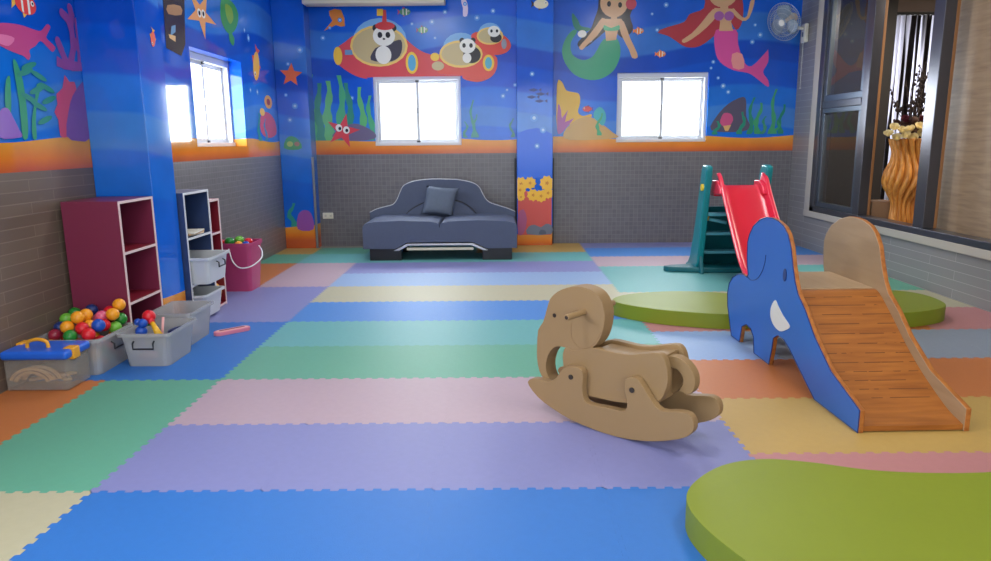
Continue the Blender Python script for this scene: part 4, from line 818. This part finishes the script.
# bins: open translucent tubs
def tub(name, label, x0, x1, y0, y1, h, m, cat='box', z=0, taper=.02, handles=('S', 'N'), hm=None, wall_=.004):
    cx, cy = (x0+x1)/2, (y0+y1)/2; r = thing(name, label, cat, (cx, cy, z)); hx, hy = (x1-x0)/2, (y1-y0)/2
    def ring(k, zz, bm, rad=.03):
        out = []
        for sx, sy, a0 in ((1, 1, 0), (-1, 1, 90), (-1, -1, 180), (1, -1, 270)):
            for q in range(4):
                a_ = math.radians(a0+30*q); out.append(bm.verts.new((sx*(hx-k-rad)+rad*math.cos(a_), sy*(hy-k-rad)+rad*math.sin(a_), zz)))
        return out
    bm = bmesh.new()
    R_ = [ring(taper, 0, bm), ring(0, h, bm), ring(-.014, h, bm), ring(-.014, h-.016, bm), ring(-.011, h-.016, bm), ring(-.011, h-.004, bm), ring(wall_, h-.004, bm), ring(taper+wall_, wall_, bm)]
    n = 16
    for a_, c_ in zip(R_, R_[1:]):
        for k in range(n): bm.faces.new((a_[k], a_[(k+1)%n], c_[(k+1)%n], c_[k]))
    bm.faces.new(R_[0][::-1]); bm.faces.new(R_[-1])
    obj('tub', bm, m, r, smooth=False)
    hm = hm or mat('black_plastic', (32, 34, 40), .4)
    for s in handles:
        bm = bmesh.new(); w = .055; zz = h*.78
        if s in 'SN':
            y = (-hy-.004)*(1 if s == 'S' else -1); sg = -1 if s == 'S' else 1
            pts_ = [(-w, y-sg*.002, zz), (-w, y+sg*.014, zz-.01), (-w, y+sg*.014, zz-.04), (w, y+sg*.014, zz-.04), (w, y+sg*.014, zz-.01), (w, y-sg*.002, zz)]
        else:
            x = hx+.004 if s == 'E' else -hx-.004; sg = 1 if s == 'E' else -1
            pts_ = [(x-sg*.002, -w, zz), (x+sg*.014, -w, zz-.01), (x+sg*.014, -w, zz-.04), (x+sg*.014, w, zz-.04), (x+sg*.014, w, zz-.01), (x-sg*.002, w, zz)]
        tube(bm, pts_, .005, 8); obj('handle', bm, hm, r)
    return r
clr = mat('clear_plastic', (190, 190, 192), .25, .5, trans=.48); wht = mat('milky_plastic', (214, 216, 220), .3, .4, trans=.12); clr2 = mat('smoky_clear_plastic', (196, 188, 180), .2, .5, trans=.74)

# box with blue lid
bA = thing('storage_box', 'clear toy box with blue lid and yellow latch, nearest at left wall', 'box', (-2.28, 3.45, 0))
bm = bmesh.new(); box(bm, -.155, .155, -.10, .10, 0, .165); bmesh.ops.delete(bm, geom=[f for f in bm.faces if f.calc_center_median().z > .16], context='FACES')
o = obj('tub', bm, clr2, bA, bevel=.012, seg=3); md = o.modifiers.new('s', 'SOLIDIFY'); md.thickness = .003
bm = bmesh.new(); box(bm, -.162, .168, -.112, .108, .160, .205); obj('lid', bm, mat('blue_lid_plastic', (28, 98, 214), .35, coat=.2), bA, bevel=.016, seg=3)
bm = bmesh.new(); tube(bm, cr([(-.07, -.03, .20), (-.065, -.03, .232), (-.03, -.03, .245), (.0, -.03, .245), (.03, -.03, .232), (.035, -.03, .20)], 4, False), .009, 10); obj('lid_handle', bm, mat('orange_yellow_plastic', (230, 160, 40), .4), bA, smooth=True)
for x0, x1, y0, y1 in ((.150, .176, -.06, .0),): 
    bm = bmesh.new(); box(bm, x0-.03, x1, y0, y1, .150, .210); obj('latch', bm, mat('orange_yellow_plastic', (230, 160, 40), .4), bA, bevel=.008)
bm = bmesh.new(); box(bm, -.165, -.13, .02, .09, .195, .212); obj('latch', bm, mat('orange_yellow_plastic', (230, 160, 40), .4), bA, bevel=.006)
# wooden track pieces inside (each its own)
tw = wood('toy_track_wood', (214, 172, 120), (180, 134, 84), 'X', 6, .5)
for k, (x, y, z, rz, tilt, lb) in enumerate(((-.03, -.078, .080, 0, 1.5, 'curved wooden track piece upright against the box front'), (-.01, -.048, .080, 0, 1.5, 'curved wooden track piece just behind the front one in the blue-lidded box'), (.0, .03, .020, 0, .0, 'curved wooden track piece lying flat at the bottom of the blue-lidded box'), (.0, .03, .040, 3.1, .0, 'curved wooden track piece lying on top of another in the blue-lidded box'))):
    bm = bmesh.new(); A0 = []
    for i in range(17):
        t = -1.25+2.5*i/16
        A0.append((math.cos(t), math.sin(t)))
    r0, r1 = .055, .085; outl = [(r1*a_, r1*b2) for a_, b2 in A0]+[(r0*a_, r0*b2) for a_, b2 in reversed(A0)]
    outl = [(x_*1.0-.05, y_*1.1) for x_, y_ in outl]
    outl = [(y_*1.25, x_*1.1) for x_, y_ in outl]
    prism(bm, outl, xy(0), xy(.012)); tp = thing('toy_track', lb, 'toy track', (-2.28+x, 3.45+y, z), 0)
    o = obj('track', bm, tw, tp, bevel=.002); o.rotation_euler = (tilt, 0, rz)
    bm = bmesh.new(); tube(bm, [(.070*math.sin(t)*1.375, (.070*math.cos(t)-.05)*1.1, .0125) for t in (-1.2+2.4*i/12 for i in range(13))], .0022, 5); g2 = obj('rail_groove', bm, mat('groove_wood', (112, 76, 44), .6), tp); g2.rotation_euler = (tilt, 0, rz)

tub('toy_bin', 'cloudy plastic bin heaped with coloured balls at the left wall', -2.425, -2.085, 3.575, 3.925, .20, clr, handles=('E',))
tub('toy_bin', 'front open clear bin holding small toys on the blue mats', -2.055, -1.785, 3.72, 4.065, .19, clr)
tub('toy_bin', 'rear open clear bin behind the small-toy bin and beside the pillar', -2.085, -1.835, 4.115, 4.46, .205, clr)
# balls
BC = {'orange': (240, 158, 34), 'red': (218, 30, 44), 'green': (38, 132, 48), 'blue': (24, 78, 180), 'dark blue': (26, 48, 110), 'pink': (220, 96, 130), 'light green': (110, 180, 60), 'dark red': (150, 34, 60)}
hb = [('orange', [(-2.242,3.758)][0], .285, 'topmost of three orange balls at the heap left'), ('orange', [(-2.245,3.696)][0], .27, 'middle of three orange balls in a diagonal'), ('orange', [(-2.282,3.669)][0], .25, 'lowest left of the diagonal orange balls'), ('orange', [(-2.216,3.717)][0], .245, 'orange tucked behind the red pair'),
  ('green', [(-2.41,3.918)][0], .265, 'at the back against the wall tiles'), ('light green', [(-2.398,3.802)][0], .25, 'small-looking one at the left back'), ('dark blue', [(-2.279,3.909)][0], .28, 'at the back touching the maroon shelf'), ('blue', [(-2.118,3.653)][0], .245, 'at the heap middle above the bin rim'),
  ('red', [(-2.144,3.615)][0], .225, 'front red one on the bin rim'), ('red', [(-2.221,3.669)][0], .235, 'left red one under the orange diagonal'), ('green', [(-2.241,3.625)][0], .215, 'low one beside the blue lid'), ('dark red', [(-2.374,3.693)][0], .20, 'low far left behind the blue lid'),
  ('red', [(-2.152,3.789)][0], .24, 'red right of the blue ball'), ('red', [(-2.147,3.901)][0], .275, 'top right between two orange balls'), ('orange', [(-2.12,3.812)][0], .26, 'right-hand group, centre'), ('orange', [(-2.12,3.907)][0], .285, 'highest at the right end'),
  ('green', [(-2.095,3.939)][0], .235, 'large one at the right end of the heap'), ('light green', [(-2.125,3.852)][0], .215, 'small one on the right rim'), ('pink', [(-2.218,3.876)][0], .25, 'behind the centre blue ball'), ('dark blue', [(-2.38,3.743)][0], .22, 'low left behind the orange diagonal'), ('pink', [(-2.168,3.849)][0], .265, 'pale back one before the maroon shelf')]
pos = [[q[0], q[1], z, c_, lb] for c_, q, z, lb in hb]
for p in pos:
    p[0] = min(max(p[0], -2.405), -2.11); p[1] = min(max(p[1], 3.60), 3.905)
for it in range(60):
    for a_ in range(len(pos)):
        for b2 in range(a_+1, len(pos)):
            d = Vector(pos[a_][:3])-Vector(pos[b2][:3]); l = d.length; m_ = .069
            if l < m_:
                d = (d/l if l > 1e-5 else Vector((0, 0, 1)))*(m_-l)*.5
                for i in range(3): pos[a_][i] += d[i]; pos[b2][i] -= d[i]
    for p in pos: p[0] = min(max(p[0], -2.38), -2.125); p[1] = min(max(p[1], 3.615), 3.89); p[2] = max(p[2], .16)
for x, y, z, c_, lb in pos:
    bm = bmesh.new(); ball(bm, (0, 0, 0), .0345, 1, 3)
    tag(obj('play_ball', bm, mat('ball_'+c_.replace(' ', '_'), BC[c_], .3, .5), smooth=True), '%s plastic play ball, %s' % (c_, lb), 'ball', 'play balls heaped in the bin').location = (x, y, z)
# hidden layer that carries the heap
bm = bmesh.new(); fcol = ['red', 'blue', 'orange', 'green']
for lay_i in range(3):
    for i in range(4):
        for j in range(4):
            if lay_i == 2 and (i+j) % 2: continue
            ball(bm, (-2.375+i*.075+.008*(lay_i % 2), 3.632+j*.076, .040+lay_i*.056), .0345, 1, 2, (i*3+j+lay_i) % 4)
tag(obj('play_balls', bm, [mat('ball_'+c_, BC[c_], .3, .5) for c_ in fcol]), 'mass of play balls dimly visible through the cloudy bin side below the heap', 'balls', kind='stuff')

# small toys in the front bin
def toy(name, label, cat, parts, loc_):
    r = thing(name, label, cat, loc_)
    for nm, bm, m in parts: obj(nm, bm, m, r, smooth=True)
    return r
def bmball(c, r, sz=1): bm = bmesh.new(); ball(bm, c, r, sz, 3); return bm
def bmcyl(p, q, r, r2=None, n=18): bm = bmesh.new(); cyl(bm, p, q, r, r2, n); return bm
pl = lambda c: mat('ball_'+c, BC[c], .3, .5)
toy('rattle', 'blue knobbly plastic toy sticking up in the front clear bin', 'toy', [('bead', bmball((0, 0, .0), .032), pl('blue')), ('bead', bmball((.012, .0, .045), .026), pl('blue')), ('bead', bmball((-.02, .01, .05), .02), pl('blue')), ('stem', bmcyl((0, 0, -.15), (0, 0, 0), .012), pl('blue'))], (-1.985, 3.83, .175))
toy('toy_maraca', 'red ball-headed toy with yellow handle in the front clear bin', 'toy', [('head', bmball((-.03, .02, .05), .036), pl('red')), ('handle', bmcyl((-.01, .0, .03), (.06, -.06, -.045), .011, .02), mat('toy_yellow', (236, 180, 40), .4)), ('collar', bmcyl((-.022, .01, .04), (.0, -.01, .02), .017), pl('red'))], (-1.935, 3.87, .195))
toy('toy_leaf', 'small green toy piece wedged by the red toy in the front clear bin', 'toy', [('body', bmball((0, 0, 0), .022, .8), pl('green'))], (-1.975, 3.90, .205))
toy('toy_whistle', 'slim pink stick toy behind the red toy in the front clear bin', 'toy', [('stick', bmcyl((0, 0, -.12), (.02, .01, .05), .007), mat('pale_pink_plastic', (238, 176, 176), .4))], (-1.915, 3.90, .185))
toy('toy_ring', 'dark navy ring toy at right inside the front clear bin', 'toy', [('ring', (lambda bm: (tube(bm, [(.035*math.cos(t), .035*math.sin(t), .01*math.cos(t)) for t in (2*PI*k/24 for k in range(24))], .009, 10, True), bm)[1])(bmesh.new()), mat('navy_plastic', (28, 44, 92), .4))], (-1.855, 3.96, .150))
toy('toy_block', 'red and white block at the bottom of the front clear bin', 'toy', [('block', bx(-.04, .04, -.03, .03, 0, .05), mat('pale_pink_plastic', (238, 176, 176), .4))], (-1.95, 3.80, .01))
cup = thing('plastic_cup', 'white plastic cup standing in the rear clear bin', 'cup', (-1.99, 4.24, .006)); bm = bmesh.new(); rg = lathe(bm, [(0, .028), (.11, .036), (.11, .033), (.004, .026)], n=24); bm.faces.new(rg[0][::-1]); bm.faces.new(rg[-1]); obj('cup_body', bm, mat('white_plastic', (230, 230, 234), .35), cup, smooth=True)
cup2 = thing('plastic_jug', 'white plastic jug lying right of the cup in the rear clear bin', 'jug', (-1.91, 4.30, .006)); bm = bmesh.new(); rg = lathe(bm, [(0, .035), (.06, .042), (.13, .034), (.14, .02)], n=24); bm.faces.new(rg[0][::-1]); bm.faces.new(rg[-1]); obj('jug_body', bm, mat('white_plastic', (230, 230, 234), .35), cup2, smooth=True)

# things on the navy shelf
tub('shelf_bin', 'white plastic bin pushed into the middle compartment of navy shelf', -2.36, -1.94, 4.715, 5.07, .185, wht, z=.2585, handles=('E',))
tub('shelf_bin', 'grey plastic bin in the bottom compartment of navy shelf', -2.36, -1.985, 4.715, 5.04, .165, wht, z=.021, handles=())
for k, (c_, nm) in enumerate((((226, 206, 176), 'cream'), ((196, 150, 110), 'tan'), ((232, 226, 214), 'white'))):
    o = obj('booklet', bx(-.10, .10, -.13, .13, 0, .008), mat('paper_'+nm, c_, .6)); o.location = (-2.19+.01*k, 4.89+.008*k, .578+.0085*k); o.rotation_euler = (0, 0, .12*k-.1)
    tag(o, '%s booklet in the small pile on the navy shelf, %s' % (nm, ('lowest', 'middle', 'topmost')[k]), 'booklet', 'booklets on the navy shelf')
bm = bmesh.new(); ball(bm, (0, 0, 0), .085, 1, 4)
for v in bm.verts:
    d = v.co.normalized(); v.co *= 1+.05*max(0, math.sin(d.x*30)*math.sin(d.y*30)*math.sin(d.z*30+1))
tag(obj('spiky_ball', bm, mat('ball_yellow', (240, 178, 30), .35), smooth=True), 'yellow knobbly ball in the lowest compartment of the dark red shelf', 'ball').location = (-2.155, 5.20, .107)

# ------------------------------------------------------------------ pink bucket
bk = thing('storage_bucket', 'tall pink square bucket with white bail handle, full of toys', 'bucket', (-2.155, 5.86, 0), 0)
pk = mat('pink_plastic', (180, 66, 112), .38, .45)
def rsq(bm, hw_, z, rad=.035):
    out = []
    for sx, sy, a0 in ((1, 1, 0), (-1, 1, 90), (-1, -1, 180), (1, -1, 270)):
        for q in range(5):
            t = math.radians(a0+22.5*q); out.append(bm.verts.new((sx*(hw_-rad)+rad*math.cos(t), sy*(hw_-rad)+rad*math.sin(t), z)))
    return out
bm = bmesh.new(); RR = [rsq(bm, .125, 0), rsq(bm, .150, .37), rsq(bm, .158, .37), rsq(bm, .158, .40), rsq(bm, .146, .40), rsq(bm, .121, .006)]
for a_, c_ in zip(RR, RR[1:]):
    for k in range(20): bm.faces.new((a_[k], a_[(k+1) % 20], c_[(k+1) % 20], c_[k]))
bm.faces.new(RR[0][::-1]); bm.faces.new(RR[-1]); o = obj('bucket_body', bm, pk, bk, smooth=True); md = o.modifiers.new('e', 'EDGE_SPLIT'); md.split_angle = math.radians(40)
bm = bmesh.new(); tube(bm, cr([(-.02, -.163, .36), (.02, -.20, .26), (.09, -.235, .215), (.17, -.20, .225), (.215, -.10, .27), (.20, -.02, .32), (.163, .02, .36)], 5, False), .0055, 8); obj('bail_handle', bm, mat('white_plastic', (230, 230, 234), .35), bk, smooth=True)
for k, (c_, x, y, z, r_, lb) in enumerate((('red', -.11, -.10, .405, .035, 'at the left edge'), ('green', -.035, -.09, .41, .04, 'left of centre'), ('blue', .085, -.06, .385, .028, 'near the right corner'), ('light green', .02, -.02, .415, .038, 'at the centre'), ('orange', .045, -.11, .39, .03, 'in front of the centre'), ('red', .07, .05, .39, .035, 'at the back right'), ('orange', -.08, .02, .40, .035, 'at the back left'))):
    bm = bmesh.new(); ball(bm, (0, 0, 0), r_, .85, 3)
    tag(obj('play_ball', bm, mat('ball_'+c_.replace(' ', '_'), BC[c_], .3, .5), smooth=True), '%s toy ball on top of the pink bucket, %s' % (c_, lb), 'ball', 'toys heaped in the pink bucket').location = (-2.155+x, 5.86+y, z)
bm = bmesh.new()
for i in range(3):
    for j in range(3):
        for l in range(5): ball(bm, ((i-1)*.077, (j-1)*.077, .045+l*.073), .036, 1, 2)
o = obj('play_balls', bm, mat('ball_blue', BC['blue'], .3)); o.location = (-2.155, 5.86, 0)
tag(o, 'mass of blue balls filling the pink bucket below the top toys', 'balls', kind='stuff')

# little toy on the blue mat
ht = thing('toy_tray', 'small pink oblong toy with dark slot lying on the blue mat', 'toy', (-1.715, 4.44, 0), .76)
def oval(l, w, n=20):
    return [( (l-w)*(1 if math.cos(t) > 0 else -1)*(1 if abs(math.cos(t)) > 1e-6 else 0)+w*math.cos(t), w*math.sin(t)) for t in (2*PI*(k+.5)/n for k in range(n))]
bm = bmesh.new(); prism(bm, oval(.118, .034), xy(0), xy(.022)); obj('toy_body', bm, mat('rose_plastic', (222, 130, 150), .4), ht, bevel=.006)
bm = bmesh.new(); prism(bm, oval(.104, .026), xy(.022), xy(.026)); obj('white_rim', bm, mat('pale_pink_plastic', (238, 176, 176), .4), ht, bevel=.002)
bm = bmesh.new(); prism(bm, oval(.085, .008), xy(.0258), xy(.0275)); obj('slot', bm, mat('slot_red', (130, 20, 40), .5), ht)

# small pieces belong to the part that carries them
CARRY = {'lid_handle': 'lid', 'latch': 'lid', 'peg_bore': 'handle_peg', 'ear_groove': 'head', 'tusk': 'side_panel', 'ear_outline': 'side_panel', 'edge_line': 'side_panel',
         'guard_badge': 'guard', 'piping': 'backrest', 'lumbar_piping': 'lumbar_cushion', 'handle': 'tub', 'sticker': 'side_rail', 'yellow_knob': 'side_rail', 'switch_label': 'wall_bracket', 'socket_slot': 'socket_plate', 'rail_groove': 'track', 'bail_handle': 'bucket_body'}
bn = lambda o: o.name.split('.')[0]
for rt in [o for o in bpy.data.objects if o.type == 'EMPTY' and o.parent is None and 'label' in o]:
    ch = list(rt.children)
    for c_ in ch:
        want = CARRY.get(bn(c_))
        if bn(c_) == 'eye': want = 'head' if bn(rt) == 'rocking_elephant' else 'side_panel'
        if want:
            t_ = [x for x in ch if bn(x) == want]
            if t_ and t_[0].rotation_euler[0] == 0: c_.parent = t_[0]
    if bn(rt) == 'rocking_elephant':
        rks = [x for x in ch if bn(x) == 'rocker']
        for i, c_ in enumerate([x for x in ch if bn(x) == 'bolt']): c_.parent = rks[i % 2]

# ------------------------------------------------------------------ unseen ceiling fill panels, added to light the room
le = mat('fill_diffuser', (250, 250, 245), .5, emit=2.2)
def area(name, loc_, rot, sx_, sy_, power, col=(1, 1, 1), spread=PI):
    l = bpy.data.lights.new(name, 'AREA'); l.shape = 'RECTANGLE'; l.size = sx_; l.size_y = sy_; l.energy = power; l.color = col; l.spread = spread
    o = bpy.data.objects.new(name, l); C.objects.link(o); o.location = loc_; o.rotation_euler = rot; return o
for k, (x, y, lb) in enumerate(((-.9, 2.0, 'near left'), (1.7, 2.0, 'near right'), (-.9, 5.4, 'far left'), (1.7, 5.4, 'far right'))):
    cl = thing('fill_panel', 'added square fill panel, %s of four on the ceiling' % lb, 'lamp', (x, y, ZC), 0, 'added fill panels')
    bm = bmesh.new(); box(bm, -.31, .31, -.31, .31, -.03, 0); obj('frame', bm, white, cl)
    bm = bmesh.new(); box(bm, -.29, .29, -.29, .29, -.034, -.03); obj('diffuser', bm, le, cl)
    area('ceiling_fill', (x, y, ZC-.04), (0, 0, 0), .58, .58, 24, (1, .97, .93))
# daylight through the openings
area('daylight_back_left', ((W1[0]+W1[1])/2, YB+.16, (W1[2]+W1[3])/2), (-PI/2, 0, 0), W1[1]-W1[0], W1[3]-W1[2], 55, (.92, .96, 1))
area('daylight_back_right', ((W2[0]+W2[1])/2, YB+.16, (W2[2]+W2[3])/2), (-PI/2, 0, 0), W2[1]-W2[0], W2[3]-W2[2], 55, (.92, .96, 1))
area('daylight_left', (XL-.30, (W3[0]+W3[1])/2, (W3[2]+W3[3])/2), (0, -PI/2, 0), W3[3]-W3[2], W3[1]-W3[0], 50, (.92, .96, 1))
area('daylight_near_left', (XL-.32, (W4[0]+W4[1])/2, (W4[2]+W4[3])/2), (0, -PI/2, 0), W4[3]-W4[2], W4[1]-W4[0], 95, (1, .98, .95))
area('front_fill', ((FW[0]+FW[1])/2, YF-.25, (FW[2]+FW[3])/2), (PI/2, 0, 0), FW[1]-FW[0], FW[3]-FW[2], 105, (1, .97, .93))  # added fill from behind the camera, set in the invented front window
area('next_room_fill', (4.9, 6.0, 2.74), (0, 0, 0), 1.2, 1.2, 95, (1, .88, .72))  # added fill to brighten the neighbouring room, has no fixture
area('next_room_daylight', (5.06, 8.85, 1.6), (-PI/2, 0, 0), 1.2, 2.1, 70, (.95, .97, 1))

w = bpy.data.worlds.new('sky'); bpy.context.scene.world = w; w.use_nodes = True
bg = w.node_tree.nodes['Background']; bg.inputs[0].default_value = (.93, .96, 1, 1); bg.inputs[1].default_value = 2.6

# ------------------------------------------------------------------ camera
cam = bpy.data.cameras.new('camera'); co = bpy.data.objects.new('camera', cam); C.objects.link(co)
cam.sensor_width = 36; cam.lens = 712.87/991*36; cam.clip_start = .02
r_ = Vector((.999959, .002076, -.008834)); u_ = Vector((.008273, .191513, .981455)); b_ = Vector((.003729, -.981488, .191488))
co.matrix_world = Matrix(((r_.x, u_.x, b_.x, 0), (r_.y, u_.y, b_.y, 0), (r_.z, u_.z, b_.z, 1.19306), (0, 0, 0, 1)))
sc = bpy.context.scene; sc.camera = co
sc.view_settings.view_transform = 'Standard'; sc.view_settings.look = 'None'; sc.view_settings.gamma = 1; sc.view_settings.exposure = 0.0
sc.view_settings.use_curve_mapping = False
